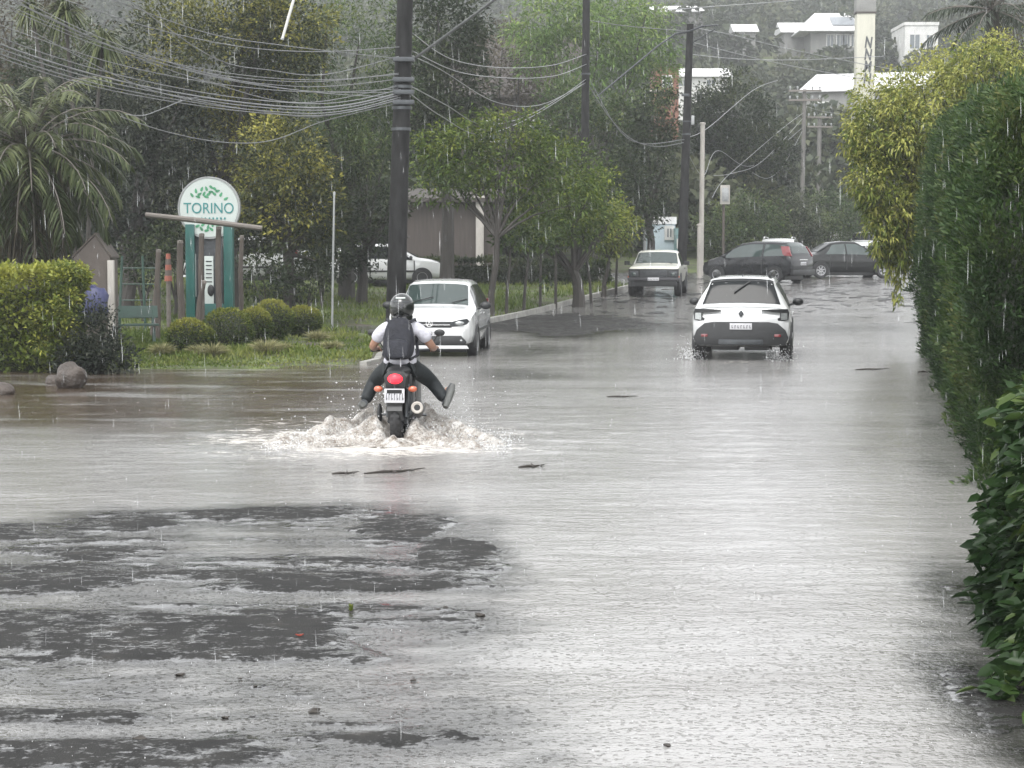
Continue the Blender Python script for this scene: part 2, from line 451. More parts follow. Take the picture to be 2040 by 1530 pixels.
# road
m, nt, p = newmat('wet_asphalt')
n1 = noise(nt, .5, 5, .6, stretch=(.6, 1, 1)); n2 = noise(nt, 90, 3, .6); n3 = noise(nt, 3.5, 6, .65)
r1 = ramp(nt, n3.outputs[0], [(.3, (.013, .013, .013)), (.6, (.026, .0255, .024)), (.75, (.05, .046, .041))])
nt.links.new(r1.outputs[0], p.inputs['Base Color'])
n5 = noise(nt, 7, 5, .65, stretch=(.8, 1.2, 1)); n6 = noise(nt, 1.1, 3, .5)
su = nt.nodes.new('ShaderNodeMath'); su.operation = 'MULTIPLY_ADD'; nt.links.new(n6.outputs[0], su.inputs[0]); su.inputs[1].default_value = .5; nt.links.new(n5.outputs[0], su.inputs[2])
ad_ = nt.nodes.new('ShaderNodeAttribute'); ad_.attribute_name = 'tone'
n8 = noise(nt, 34, 3, .7)
def madd(a, k, c):
    q = nt.nodes.new('ShaderNodeMath'); q.operation = 'MULTIPLY_ADD'; nt.links.new(a, q.inputs[0]); q.inputs[1].default_value = k
    if isinstance(c, float): q.inputs[2].default_value = c
    else: nt.links.new(c, q.inputs[2])
    return q
su = madd(ad_.outputs['Fac'], .235, madd(n8.outputs[0], .6, madd(su.outputs[0], 1.0, -.30).outputs[0]).outputs[0])
r2 = ramp(nt, su.outputs[0], [(.82, (.10, .10, .10)), (.95, (.7, .7, .7))])
nt.links.new(r2.outputs[0], p.inputs['Roughness'])
r4 = ramp(nt, su.outputs[0], [(.82, (.9, .9, .9)), (.95, (.13, .13, .13))]); nt.links.new(r4.outputs[0], p.inputs['Specular IOR Level'])
r5 = ramp(nt, su.outputs[0], [(.82, (.1, .1, .1)), (.95, (1, 1, 1))])
b0 = bump(nt, None, n3.outputs[0], .012, .6); b9 = bump(nt, p, n2.outputs[0], .006, 1, b0); nt.links.new(r5.outputs[0], b9.inputs['Strength'])
M['asphalt'] = m
yr = np.concatenate([np.arange(3, 7, .25), np.arange(7, 16.5, .04), np.arange(16.5, 26, .14), np.arange(26, 54, .16), np.arange(54, 86, .5), nonuni(86.5, 134, .6, 1.5)])
xr = np.concatenate([np.arange(-16.5, -4.2, .25), np.arange(-4.2, 1.2, .042), np.arange(1.2, 4.0, .08), np.arange(4.0, 13, .22), np.arange(13, 60, .8)])
tag(gridmesh('road', xr, yr, road_h, m, mask=lambda x, y: paved(x, y), attr=lambda X, Y: np.clip((road_h(X, Y) - gz(Y)) / .010, 0, 1)), kind='structure')

# flood water
m, nt, p = newmat('flood_water')
at_ = nt.nodes.new('ShaderNodeAttribute'); at_.attribute_name = 'foam'
n1 = noise(nt, .45, 4, .6, stretch=(.5, 1, 1)); n2 = noise(nt, 5, 4, .6, stretch=(.6, 1.4, 1)); n3 = noise(nt, 22, 3, .6); n4 = noise(nt, 7, 6, .7, stretch=(.7, 1.6, 1))
rd = ramp(nt, n1.outputs[0], [(.35, (.215, .208, .198)), (.65, (.30, .296, .288))])
adp = nt.nodes.new('ShaderNodeAttribute'); adp.attribute_name = 'depth'     # turbid where deep; thin far film paled for its silvery sheen
rc0 = nt.nodes.new('ShaderNodeMix'); rc0.data_type = 'RGBA'; nt.links.new(adp.outputs['Fac'], rc0.inputs['Factor']); rc0.inputs[6].default_value = (.034, .033, .031, 1); nt.links.new(rd.outputs[0], rc0.inputs[7])
# silt stirred up in the side street mouth
tcm = nt.nodes.new('ShaderNodeTexCoord'); sx = nt.nodes.new('ShaderNodeSeparateXYZ'); nt.links.new(tcm.outputs['Object'], sx.inputs[0])
def smooth_step(src, a, b):
    mr = nt.nodes.new('ShaderNodeMapRange'); mr.interpolation_type = 'SMOOTHSTEP'
    mr.inputs['From Min'].default_value = a; mr.inputs['From Max'].default_value = b; nt.links.new(src, mr.inputs['Value']); return mr.outputs[0]
def mulm(a, b, op='MULTIPLY'):
    q = nt.nodes.new('ShaderNodeMath'); q.operation = op
    for k, v in enumerate((a, b)):
        if isinstance(v, float): q.inputs[k].default_value = v
        else: nt.links.new(v, q.inputs[k])
    return q.outputs[0]
nm_ = noise(nt, .8, 5, .65, stretch=(.4, 1.3, 1))
silt = mulm(mulm(smooth_step(sx.outputs['X'], .2, -2.8), smooth_step(sx.outputs['Y'], 20.5, 25.0)), mulm(smooth_step(sx.outputs['Y'], 40.0, 33.0), smooth_step(nm_.outputs[0], .28, .52)))
ms = nt.nodes.new('ShaderNodeMix'); ms.data_type = 'RGBA'; nt.links.new(silt, ms.inputs['Factor']); nt.links.new(rc0.outputs[2], ms.inputs[6]); ms.inputs[7].default_value = (.06, .042, .028, 1)
rc = ms
# foam where the water is churned
mu = nt.nodes.new('ShaderNodeMath'); mu.operation = 'MULTIPLY_ADD'
nt.links.new(n4.outputs[0], mu.inputs[0]); mu.inputs[1].default_value = 1.6
ad = nt.nodes.new('ShaderNodeMath'); ad.operation = 'ADD'
nt.links.new(at_.outputs['Fac'], ad.inputs[0]); ad.inputs[1].default_value = -1.25
nt.links.new(ad.outputs[0], mu.inputs[2])
cl = ramp(nt, mu.outputs[0], [(0.0, (0, 0, 0)), (.35, (1, 1, 1))])
mx = nt.nodes.new('ShaderNodeMix'); mx.data_type = 'RGBA'
nt.links.new(cl.outputs[0], mx.inputs['Factor']); nt.links.new(rc.outputs[2], mx.inputs[6]); mx.inputs[7].default_value = (.7, .66, .6, 1)
nt.links.new(mx.outputs[2], p.inputs['Base Color'])
p.inputs['IOR'].default_value = 1.33; p.inputs['Specular IOR Level'].default_value = 1.0
rr = nt.nodes.new('ShaderNodeMath'); rr.operation = 'MULTIPLY_ADD'
nt.links.new(cl.outputs[0], rr.inputs[0]); rr.inputs[1].default_value = .4; rr.inputs[2].default_value = .09
nt.links.new(rr.outputs[0], p.inputs['Roughness'])
vo = nt.nodes.new('ShaderNodeTexVoronoi'); vo.inputs['Scale'].default_value = 26
tc = nt.nodes.new('ShaderNodeTexCoord'); nt.links.new(tc.outputs['Object'], vo.inputs['Vector'])
rv = ramp(nt, vo.outputs['Distance'], [(0, (0, 0, 0)), (.12, (.2, .2, .2)), (.2, (1, 1, 1)), (.32, (0, 0, 0))])
na = noise(nt, .5, 4, .6, stretch=(.35, 1.6, 1)); ra = ramp(nt, na.outputs[0], [(.36, (.12, .12, .12)), (.64, (1, 1, 1))])
b1 = bump(nt, None, n2.outputs[0], .016, .8); nt.links.new(ra.outputs[0], b1.inputs['Strength'])
n7 = noise(nt, 38, 3, .65); b15 = bump(nt, None, n7.outputs[0], .004, .8, b1)
b2 = bump(nt, None, n3.outputs[0], .007, .8, b15); nt.links.new(ra.outputs[0], b2.inputs['Strength']); bump(nt, p, rv.outputs[0], .007, .8, b2)
BX, BY = at(793, 880, 21.6).x, 21.6
def foam(x, y):
    f = .15 * np.exp(-((y - 21.2 + .15 * np.abs(x - BX)) / .9) ** 2 - ((x - BX) / .9) ** 2)
    f = f + .62 * np.exp(-((y - 21.8) / 2.8) ** 2 - ((x - BX + .3) / 2.6) ** 2) * (.4 + 1.2 * fbm(x * 1.6, y * 2.4, 88))
    f = f + .45 * np.exp(-((y - 36.0) / 1.0) ** 2) * np.exp(-((x - 4.1) / 1.1) ** 2)
    f = f + .28 * np.exp(-((y - 27) / 3.5) ** 2) * sstep(3, -4, x)
    return f
yw = np.concatenate([np.arange(3, 7, .25), np.arange(7, 17.5, .06), np.arange(17.5, 30, .09), np.arange(30, 56, .22), np.arange(56, 86, .45)])
xw = np.concatenate([np.arange(-16, -4.5, .25), np.arange(-4.5, 4.5, .085), np.arange(4.5, 19, .25), np.arange(19, 56, 1.0)])
wo = gridmesh('water', xw, yw, water_z, m, mask=lambda x, y: (paved(x, y) | ((y < 38) & (y > 31) & (x < Lx(y)))) & (x > -15.8), attr=lambda X, Y: foam(X, Y))
wo.data.attributes['tone'].name = 'foam'
wv = np.empty(len(wo.data.vertices) * 3, np.float32); wo.data.vertices.foreach_get('co', wv); wv = wv.reshape(-1, 3).astype(float)
dp = sstep(-.002, .054, wv[:, 2] - road_h(wv[:, 0], wv[:, 1]))
dp = np.maximum(dp, .62 * sstep(47, 53, wv[:, 1]))  # thin far film takes turbid colour in place of its silvery reflection
wo.data.attributes.new('depth', 'FLOAT', 'POINT').data.foreach_set('value', dp.astype(np.float32))
tag(wo, kind='structure')
M['water'] = m

# kerbs
def kerb(name, pts, label):
    mb = MB(); n = len(pts)
    for i in range(n - 1):
        a = Vector(pts[i]); b = Vector(pts[i + 1]); d = (b - a); L = d.length; d.normalize()
        side = Vector((-d.y, d.x, 0)).normalized()
        wv = .15
        q = []
        for e in (a + d * .006, b - d * .006):
            q += [e - side * wv / 2 + Vector((0, 0, -.2)), e + side * wv / 2 + Vector((0, 0, -.2)), e + side * wv / 2 + Vector((0, 0, .15)), e - side * (wv / 2 - .02) + Vector((0, 0, .15))]
        mb.add(q, [(0, 1, 2, 3), (7, 6, 5, 4), (0, 4, 5, 1), (1, 5, 6, 2), (2, 6, 7, 3), (3, 7, 4, 0)])
    o = mb.build(name, M['kerb'], smooth=False, bevel=.012)
    return tag(o, label, 'kerb')
ks = np.linspace(51, 72.5, 22)
kerb('kerb', [(float(Lx(y)) - .04, y, float(gz(y))) for y in ks], 'pale concrete kerb edging the grassy verge beside the saplings')
ks = np.linspace(35, 46, 12)
kerb('kerb', [(float(Lx(y)) - .06, y, float(gz(y)) - .08) for y in ks], 'low half drowned kerb beside the ball shrubs and utility pole')

# haze: the rainy air
hb = MB().box((0, 305, 79.2), (780, 740, 161.2))
ho = hb.build('haze', None, smooth=False)
m = bpy.data.materials.new('rain_haze'); m.use_nodes = True; nt = m.node_tree; nt.nodes.clear()
out = nt.nodes.new('ShaderNodeOutputMaterial'); pv = nt.nodes.new('ShaderNodeVolumePrincipled')
pv.inputs['Color'].default_value = (.9, .92, .94, 1); pv.inputs['Density'].default_value = .0009; pv.inputs['Anisotropy'].default_value = .2
nt.links.new(pv.outputs[0], out.inputs['Volume'])
ho.data.materials.append(m); tag(ho, kind='stuff')
# ================================================================ vegetation
def unit(v): return v / np.maximum(np.linalg.norm(v, axis=1, keepdims=True), 1e-9)

SIX = False
def leaves(pos, dirs, L, W, tone, droop=0.0, rnd=.6):
    n = len(pos)
    L = np.broadcast_to(L, n)[:, None]; W = np.broadcast_to(W, n)[:, None]
    d = unit(dirs)
    nr = unit(rng.normal(size=(n, 3)) * rnd + np.array([0, 0, 1.0]))
    sd = unit(np.cross(d, nr))
    up = np.cross(sd, d)
    dn = np.array([0, 0, -1.0]) * droop
    if SIX:      # two sided blade folded along its midrib, tip bending down
        bend = lambda t: pos + d * L * t + dn * L * t * t
        a1 = bend(.28); a2 = bend(.68)
        V = np.stack([pos, a1 + sd * W * .46 + up * W * .16, a2 + sd * W * .40 + up * W * .12, bend(1.0), a2 - sd * W * .40 + up * W * .12, a1 - sd * W * .46 + up * W * .16], 1).reshape(-1, 3)
        k = 6 * np.arange(n)[:, None]
        Fc = np.concatenate([k + np.array([[0, 1, 2, 3]]), k + np.array([[0, 3, 4, 5]])], 0)
        return V, Fc, np.repeat(tone, 6)
    v0 = pos
    v1 = pos + d * L * .45 + sd * W * .5 + up * W * .12
    v2 = pos + d * L + dn * L
    v3 = pos + d * L * .45 - sd * W * .5 + up * W * .12
    V = np.stack([v0, v1, v2, v3], 1).reshape(-1, 3)
    Fc = np.arange(4 * n).reshape(n, 4)
    return V, Fc, np.repeat(tone, 4)

def crown_arrays(ells, size, density=1.0, droop=.15, wr=.45, hollow=.45, clump=.26, tonevar=.3, goldp=0.0, up=.25):
    """ells: list of (centre, (rx,ry,rz)); density = leaves per square metre of ellipsoid skin"""
    Ps, Ds, Ts, Ls = [], [], [], []
    centres = []
    for c, R in ells:
        c = np.array(c); R = np.array(R)
        area = 4 * math.pi * ((R[0] * R[1]) ** 1.6 + (R[0] * R[2]) ** 1.6 + (R[1] * R[2]) ** 1.6) ** (1 / 1.6) / 3 ** (1 / 1.6)
        n = int(area * density)
        cr = clump * R.min()
        ncl = max(10, int(area / (cr * cr * 2.2)))
        u = unit(rng.normal(size=(ncl, 3)))
        rad = rng.uniform(hollow ** 3, 1, ncl) ** (1 / 3) * rng.uniform(.82, 1.1, ncl)
        cc = c + u * rad[:, None] * R
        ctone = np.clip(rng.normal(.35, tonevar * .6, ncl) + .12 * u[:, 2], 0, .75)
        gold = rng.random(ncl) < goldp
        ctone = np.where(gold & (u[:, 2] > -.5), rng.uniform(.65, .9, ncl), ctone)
        idx = rng.integers(0, ncl, n)
        off = np.clip(rng.normal(size=(n, 3)), -1.7, 1.7) * np.array([1, 1, .72]) * cr * .62
        pos = cc[idx] + off
        out = unit(off) + .5 * unit(pos - c) + rng.normal(size=(n, 3)) * .45 + np.array([0, 0, up])
        Ps.append(pos); Ds.append(out); Ts.append(ctone[idx]); Ls.append(size * rng.uniform(.6, 1.35, n))
        centres.append(cc)
    pos = np.concatenate(Ps); L = np.concatenate(Ls)
    V, Fc, T = leaves(pos, np.concatenate(Ds), L, L * wr, np.concatenate(Ts), droop)
    return V, Fc, T, np.concatenate(centres)

def pell(px, py, rx, ry, Y, dep=None):
    """ellipsoid that fills this patch of the photo at distance Y"""
    c = at(px, py, Y); k = Y / F
    return (tuple(c), (rx * k, (dep if dep else min(rx, ry) * k * .9), ry * k))

def tree(label, base, ells, matname, size=.16, density=90, trunk=.16, bark='bark', group=None, name='tree', limbs=9, fork=.45, fine=.8, **kw):
    base = Vector(base)
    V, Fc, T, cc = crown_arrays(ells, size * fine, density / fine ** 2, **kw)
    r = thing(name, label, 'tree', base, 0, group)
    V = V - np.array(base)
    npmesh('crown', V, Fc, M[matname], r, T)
    c0 = Vector(ells[0][0]) - base
    top = Vector((c0.x * .9, c0.y * .9, c0.z))
    mb = MB()
    fz = max(.4, (c0.z - ells[0][1][2]) * .8 + .3) if fork is None else c0.z * fork
    fk = Vector((c0.x * fz / c0.z * .7, 0, fz))
    mb.tube([(0, 0, -.3), (trunk * .1, 0, fz * .3), fk * .7 + Vector((trunk * .4, 0, 0)), fk], [trunk * 1.35, trunk * 1.05, trunk * .9, trunk * .8], 9)
    sel = rng.choice(len(cc), min(limbs, len(cc)), replace=False)
    for k, i in enumerate(sel):
        e = Vector(cc[i]) - base
        mid = fk.lerp(e, .5) + Vector((random.uniform(-.2, .2), random.uniform(-.2, .2), random.uniform(.0, .25))) * (e - fk).length * .4
        mb.tube([fk - Vector((0, 0, .1)), fk.lerp(mid, .5), mid, e], [trunk * .6, trunk * .42, trunk * .28, trunk * .08], 6, cap=False)
    mb.build('trunk', M[bark], r)
    return r

# --- the tall trees on the left, from the frame edge to the utility pole
GL = 'tall trees along the left side'
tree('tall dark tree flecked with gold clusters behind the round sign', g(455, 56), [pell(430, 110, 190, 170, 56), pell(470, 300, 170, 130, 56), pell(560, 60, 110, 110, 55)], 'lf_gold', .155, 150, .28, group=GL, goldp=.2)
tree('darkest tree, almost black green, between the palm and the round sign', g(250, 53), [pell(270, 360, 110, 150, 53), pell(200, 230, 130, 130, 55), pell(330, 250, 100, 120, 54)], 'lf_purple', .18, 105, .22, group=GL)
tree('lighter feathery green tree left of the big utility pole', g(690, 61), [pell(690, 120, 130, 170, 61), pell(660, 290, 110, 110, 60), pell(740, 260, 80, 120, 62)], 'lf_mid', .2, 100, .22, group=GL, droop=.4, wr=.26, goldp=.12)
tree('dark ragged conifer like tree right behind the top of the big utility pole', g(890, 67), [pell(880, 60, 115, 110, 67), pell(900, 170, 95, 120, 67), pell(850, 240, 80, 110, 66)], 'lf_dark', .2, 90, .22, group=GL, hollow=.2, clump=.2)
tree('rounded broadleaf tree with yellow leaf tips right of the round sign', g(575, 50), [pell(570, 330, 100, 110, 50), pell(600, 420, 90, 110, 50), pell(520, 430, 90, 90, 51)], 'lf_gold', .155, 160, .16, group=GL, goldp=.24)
tree('dark tree filling the gap between thin pole and big utility pole', g(720, 59), [pell(720, 420, 90, 120, 59), pell(660, 470, 70, 100, 58)], 'lf_dark', .17, 100, .16, group=GL)
tree('dull brown green tree with bare twigs in the top left corner', g(40, 64), [pell(60, 60, 150, 130, 64), pell(0, 210, 110, 130, 63)], 'lf_dry', .16, 60, .22, group=GL, limbs=26, hollow=.1)
tree('dark green tree behind the crown of the palm', g(130, 58), [pell(150, 170, 130, 120, 58), pell(40, 330, 120, 130, 58), pell(160, 420, 120, 90, 57)], 'lf_dark', .18, 95, .2, group=GL)

# --- street trees and saplings on the verge
GS = 'street trees on the verge'
tree('spreading street tree with bright green crown and slim dark forked trunk', g(978, 53.5), [pell(1010, 330, 130, 90, 54), pell(910, 330, 95, 85, 54), pell(1110, 360, 105, 90, 54.5), pell(1000, 270, 110, 60, 54), pell(870, 300, 60, 60, 54.5)], 'lf_street', .17, 95, .085, group=GS, fork=.55, goldp=.12, limbs=14, droop=.3, wr=.36)
tree('smaller street tree on a thick clustered stump beside the kerb', g(1152, 59.5), [pell(1120, 430, 100, 75, 59), pell(1170, 410, 75, 80, 60), pell(1060, 450, 70, 60, 59)], 'lf_street', .17, 95, .17, group=GS, fork=.4, goldp=.1, limbs=12, droop=.3, wr=.36)
tree('yellowish young tree at the right end of the verge by the pickup', g(1203, 65), [pell(1225, 455, 58, 55, 65), pell(1190, 470, 60, 50, 65)], 'lf_yellow', .17, 100, .07, group=GS, fork=.6, goldp=.4, droop=.3)
GP = 'bare sapling stems on the verge'
for i, (px, Y, lean, lab) in enumerate(((1008, 54.5, .1, 'bare sapling stem closest to the forked street tree'), (1043, 55.8, .12, 'bare sapling stem leaning right beside the leafless low one'),
        (1076, 57.2, .02, 'straight sapling stem with a low tuft of leaves near its foot'), (1107, 58.5, .0, 'straight thin sapling stem left of the clustered stump'),
        (1178, 61.0, -.14, 'dark stem leaning left against the clustered stump'), (1227, 66.5, .05, 'last sapling stem before the old pickup truck'))):
    b = g(px, Y, .1)
    r = thing('sapling', lab, 'sapling', b, 0, GP)
    mb = MB(); hgt = 1.9 + .3 * math.sin(i * 3)
    mb.tube([(0, 0, -.1), (lean * .3, 0, hgt * .3), (lean, 0, hgt * .7), (lean * 1.2, .1, hgt)], [.05, .042, .032, .015], 7)
    for k in range(4):
        a = k * 2.1 + i; z0 = hgt * (.62 + .1 * k)
        mb.tube([(lean, 0, z0 * .98), (lean + .3 * math.cos(a), .3 * math.sin(a), z0 + .35)], [.018, .006], 5)
    mb.build('trunk', M['bark'], r)
    V, Fc, T, _ = crown_arrays([((lean, 0, hgt + .25), (.55, .5, .5))] + ([((.15, 0, .75), (.22, .2, .16))] if i == 2 else []), .14, 110, clump=.4)
    npmesh('crown', V, Fc, M['lf_street' if i % 2 else 'lf_mid'], r, T)

# --- trees further back in the middle and on the right
GM = 'tall trees behind the street trees'
tree('large light green feathery tree rising past the second utility pole', g(1190, 90), [pell(1160, 90, 140, 110, 90), pell(1260, 80, 90, 90, 90), pell(1090, 40, 80, 70, 89), pell(1300, 160, 55, 60, 90)], 'lf_light', .28, 55, .22, group=GM, droop=.35, wr=.3, tonevar=.4)
tree('mid green tree behind the second pole above the street trees', g(1190, 82), [pell(1180, 290, 100, 110, 82), pell(1240, 240, 80, 60, 82), pell(1120, 220, 70, 60, 82)], 'lf_mid', .22, 65, .2, group=GM)
tree('dark grey green tree left of the third utility pole', g(1295, 80), [pell(1290, 330, 65, 120, 80), pell(1250, 390, 70, 90, 79), pell(1310, 230, 50, 70, 80)], 'lf_dark', .2, 80, .17, group=GM)
tree('hazy dark domed tree right of the third utility pole', g(1470, 105), [pell(1460, 250, 85, 110, 105), pell(1500, 330, 70, 120, 105), pell(1415, 240, 50, 70, 105)], 'lf_dark', .24, 80, .25, group=GM, hollow=.5, clump=.2)
tree('hazy thin tree beside the domed tree, nearer the distant poles', g(1530, 112), [pell(1530, 400, 50, 90, 112), pell(1560, 330, 35, 60, 112)], 'lf_purple', .2, 80, .15, group=GM, clump=.18)
GB = 'bushes beyond the dark cars'
for px, py, rx, ry, Y, mt, lab in ((1430, 460, 50, 60, 97, 'lf_mid', 'dull green bush behind the dark hatchback bonnet'), (1500, 440, 70, 60, 99, 'lf_mid', 'bright hazy bush rising above the dark hatchback roof'),
        (1580, 430, 65, 55, 103, 'lf_wood', 'greyish bush above the white van roof'), (1650, 440, 70, 65, 106, 'lf_mid', 'hazy green bush above the black saloon'), (1720, 420, 50, 60, 110, 'lf_wood', 'hazy bush half hidden by the hanging yellow foliage')):
    tree(lab, g(px, Y), [pell(px, py, rx, ry, Y), pell(px + 10, py + 35, rx * .9, ry * .7, Y)], mt, .2, 65, .07, group=GB, name='bush', fork=.3, goldp=.1)

# --- understorey shrubs below the tall trees
GU = 'dark undergrowth shrubs under the tall trees'
for px, py, rx, ry, Y, lab in ((285, 520, 55, 60, 51, 'dark undergrowth shrub behind the wooden posts on the left'), (530, 545, 60, 60, 49, 'dark undergrowth shrub right of the round sign column'), (610, 560, 55, 55, 50, 'dark undergrowth shrub at the foot of the thin pole'),
        (640, 500, 50, 60, 56, 'dark undergrowth shrub left of the parked white hatchback'), (350, 480, 60, 60, 52, 'dark undergrowth shrub behind the round sign')):
    r = tree(lab, g(px, Y), [pell(px, py, rx, ry, Y)], 'lf_dark', .15, 100, .05, group=GU, name='shrub', fork=.3, limbs=6)
    r['category'] = 'shrub'

def hedge(label, pts, depth, hgt, matname, size, n, wr=.4, bulge=.25, core=True, rough=.25, droop=.1, up=.5, round_=.35, trees=0, cat='hedge', gold=None):
    """pts: front foot line; foliage on both faces, the top and the ends of a body bounded by it"""
    pts = [np.array(p, float) for p in pts]
    r = thing('hedge', label, cat, tuple(pts[0]))
    seg = [np.linalg.norm(pts[i + 1] - pts[i]) for i in range(len(pts) - 1)]
    cum = np.concatenate([[0], np.cumsum(seg)])
    d0 = unit((pts[-1] - pts[0])[None])[0]; side = np.array([d0[1], -d0[0], 0])
    Ltot = cum[-1]
    areas = np.array([Ltot * hgt, Ltot * depth, depth * hgt * 3.5])
    which = rng.choice(3, n, p=areas / areas.sum())
    t = rng.random(n) * Ltot; h = rng.random(n) ** .9 * hgt; q = rng.random(n) * depth
    t = np.where(which == 2, np.where(rng.random(n) < .8, 0, Ltot), t)
    q = np.where(which == 0, 0, q); h = np.where(which == 1, hgt, h)
    q = np.where((which == 2) & (t == 0), rng.uniform(-bulge * .9, depth, n), q)
    base = np.stack([np.interp(t, cum, [p[k] for p in pts]) for k in range(3)], 1)
    b = bulge * np.sin(np.pi * np.clip(h / hgt * .85 + .1, 0, 1))
    lump = (fbm(t * .9 + 3, h * 1.1, 7) - .5) * 2 * rough + (fbm(t * 4, h * 4, 9) - .5) * rough
    nrm = np.zeros((n, 3))
    nrm[which == 0] = -side; nrm[which == 1] = (0, 0, 1)
    nrm[which == 2] = np.where((t[which == 2] > 0)[:, None], d0, -d0)
    shrink = 1 - round_ * np.clip((h / hgt - .8) / .2, 0, 1) ** 2
    pos = base + side * (q * shrink + (1 - shrink) * depth * .5)[:, None] - side * np.where(which == 0, b, 0)[:, None] + np.array([0, 0, 1]) * h[:, None]
    pos = pos + nrm * (lump + rng.normal(0, .05, n) - .03)[:, None] + np.array([0, 0, 1.]) * np.where(which == 1, .25 * (fbm(t, q, 33) - .5), 0)[:, None]
    tone = np.clip(.3 + 1.3 * (fbm(t * 1.2, h * 1.2 + q, 15) - .45) + .12 * (h / hgt - .5) + rng.normal(0, .08, n), 0, 1)
    if gold is not None: tone = np.clip(tone + gold * np.clip(h / hgt - .45, 0, 1), 0, 1)
    if trees:      # the hedge is a row of conifers: each bulges and peaks
        ph = np.cos(2 * np.pi * (t / trees + .6 * fbm(t * .5, t * 0, 71)))
        pos = pos + nrm * (.12 * ph * np.clip(h / hgt, .3, 1))[:, None]
        prof = np.interp(t / Ltot, [0, .25, .6, 1], [.875, .94, 1.03, 1.0]) + .035 * ph * np.clip(h / hgt - .5, 0, 1) * 2
        pos[:, 2] = base[:, 2] + (pos[:, 2] - base[:, 2]) * prof
    dr = nrm + rng.normal(size=(n, 3)) * .55 + np.array([0, 0, up])
    L = size * rng.uniform(.6, 1.4, n)
    V, Fc, T = leaves(pos, dr, L, L * wr, tone, droop, rnd=1.0)
    npmesh('foliage', V - pts[0], Fc, M[matname], r, T)
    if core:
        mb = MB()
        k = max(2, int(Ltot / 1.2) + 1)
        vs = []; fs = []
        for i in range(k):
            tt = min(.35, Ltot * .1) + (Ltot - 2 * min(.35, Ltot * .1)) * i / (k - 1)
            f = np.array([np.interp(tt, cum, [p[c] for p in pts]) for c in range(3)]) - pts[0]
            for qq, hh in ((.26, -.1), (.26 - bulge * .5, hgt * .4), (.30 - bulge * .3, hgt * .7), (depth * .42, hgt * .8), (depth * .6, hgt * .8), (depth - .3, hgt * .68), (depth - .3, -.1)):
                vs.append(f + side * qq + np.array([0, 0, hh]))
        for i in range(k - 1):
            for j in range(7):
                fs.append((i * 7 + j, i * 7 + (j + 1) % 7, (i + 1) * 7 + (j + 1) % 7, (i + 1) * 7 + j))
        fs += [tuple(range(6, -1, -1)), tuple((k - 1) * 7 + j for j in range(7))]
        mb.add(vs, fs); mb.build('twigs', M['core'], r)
    return r
# right side of the street
hedge('tall clipped dark green conifer hedge along the right edge of the street', [(4.28, 17.6, -.05), (5.25, 23, -.05), (6.6, 30, -.05), (8.25, 39.5, 0)], 2.0, 3.95, 'lf_thuja', .07, 270000, wr=.3, bulge=.19, rough=.40, up=.9, round_=.16, trees=.85)
# left side hedges
hedge('clipped yellow green hedge at the left edge behind the boulder', [(-7.35, 33.3, 0), (-8.0, 33.1, 0), (-9.2, 33.3, 0)], 1.3, 1.68, 'lf_yellow', .1, 16000, wr=.5, bulge=.08, rough=.16, gold=.42)
r = tree('tall yellow topped shrub at the right end of the clipped hedge', (-7.5, 33.3, 0), [((-7.5, 33.3, 1.3), (.36, .42, .55)), ((-7.6, 33.2, .7), (.4, .4, .6)), ((-7.28, 33.4, 1.62), (.26, .3, .22))], 'lf_yellow', .1, 330, .04, name='shrub', fork=.3, goldp=.35)
r['category'] = 'shrub'
r = tree('dark purplish shrub between the yellow hedge and the hut post', (-6.75, 33.0, 0), [((-6.85, 33.1, .62), (.36, .45, .68)), ((-6.6, 32.8, .32), (.5, .5, .36)), ((-7.1, 33.0, .3), (.5, .5, .35))], 'lf_purple', .1, 330, .04, name='shrub', fork=.3)
r['category'] = 'shrub'
hedge('low dark hedge behind the sapling row in front of the brown wall', [(3.4, 71, .5), (-2.0, 71, .55), (-5.6, 71, .55)], .9, .95, 'lf_dark', .14, 9000, bulge=.05, rough=.12)

# yellow green weeping shrub overhanging the street, just past the conifer hedge
Yb = 41.5
tree('big yellow green weeping shrub hanging over the street beyond the conifer hedge', g(1935, Yb + .5, .05),
     [pell(1880, 250, 150, 150, Yb, 1.5), pell(1770, 240, 85, 100, Yb, .9), pell(1960, 150, 120, 80, Yb + .5, 1.2), pell(1730, 270, 55, 70, Yb - .3, .6), pell(1770, 390, 60, 90, Yb - .2, .7), pell(1850, 420, 70, 120, Yb, .8), pell(1800, 470, 40, 75, Yb, .5), pell(1735, 350, 48, 80, Yb - .3, .6), pell(1765, 450, 38, 70, Yb - .2, .5)],
     'lf_bamboo', .135, 260, .14, name='weeping_shrub', droop=.45, wr=.36, goldp=.3, tonevar=.5, limbs=24, up=.15, clump=.2)
bpy.data.objects['weeping_shrub']['category'] = 'shrub'
# hanging shoots are part of that shrub
ws = bpy.data.objects['weeping_shrub']; Ps, Ds, Ts = [], [], []
mb = MB()
for k in range(16):
    px = 1748 + 5.4 * k + random.uniform(-5, 5); top = at(px, 430, Yb + random.uniform(-.5, .5)) - ws.location
    ln = random.uniform(.9, 1.75) * (1.1 if 2 < k < 12 else .8)
    sw = random.uniform(-.18, .05)
    pts = [top + Vector((sw * (j / 5) ** 2 + .03 * math.sin(j * 2 + k), 0, -ln * j / 5)) for j in range(6)]
    mb.tube(pts, [.012, .01, .008, .007, .006, .004], 4)
    for j in range(int(ln * 26)):
        f = random.random() ** .8 * 5; i = min(4, int(f)); q = pts[i].lerp(pts[i + 1], f - i)
        Ps.append(q); Ds.append((random.gauss(0, .8), random.gauss(0, .8), -.6)); Ts.append(random.uniform(.1, .8))
mb.build('shoot', M['bark'], ws)
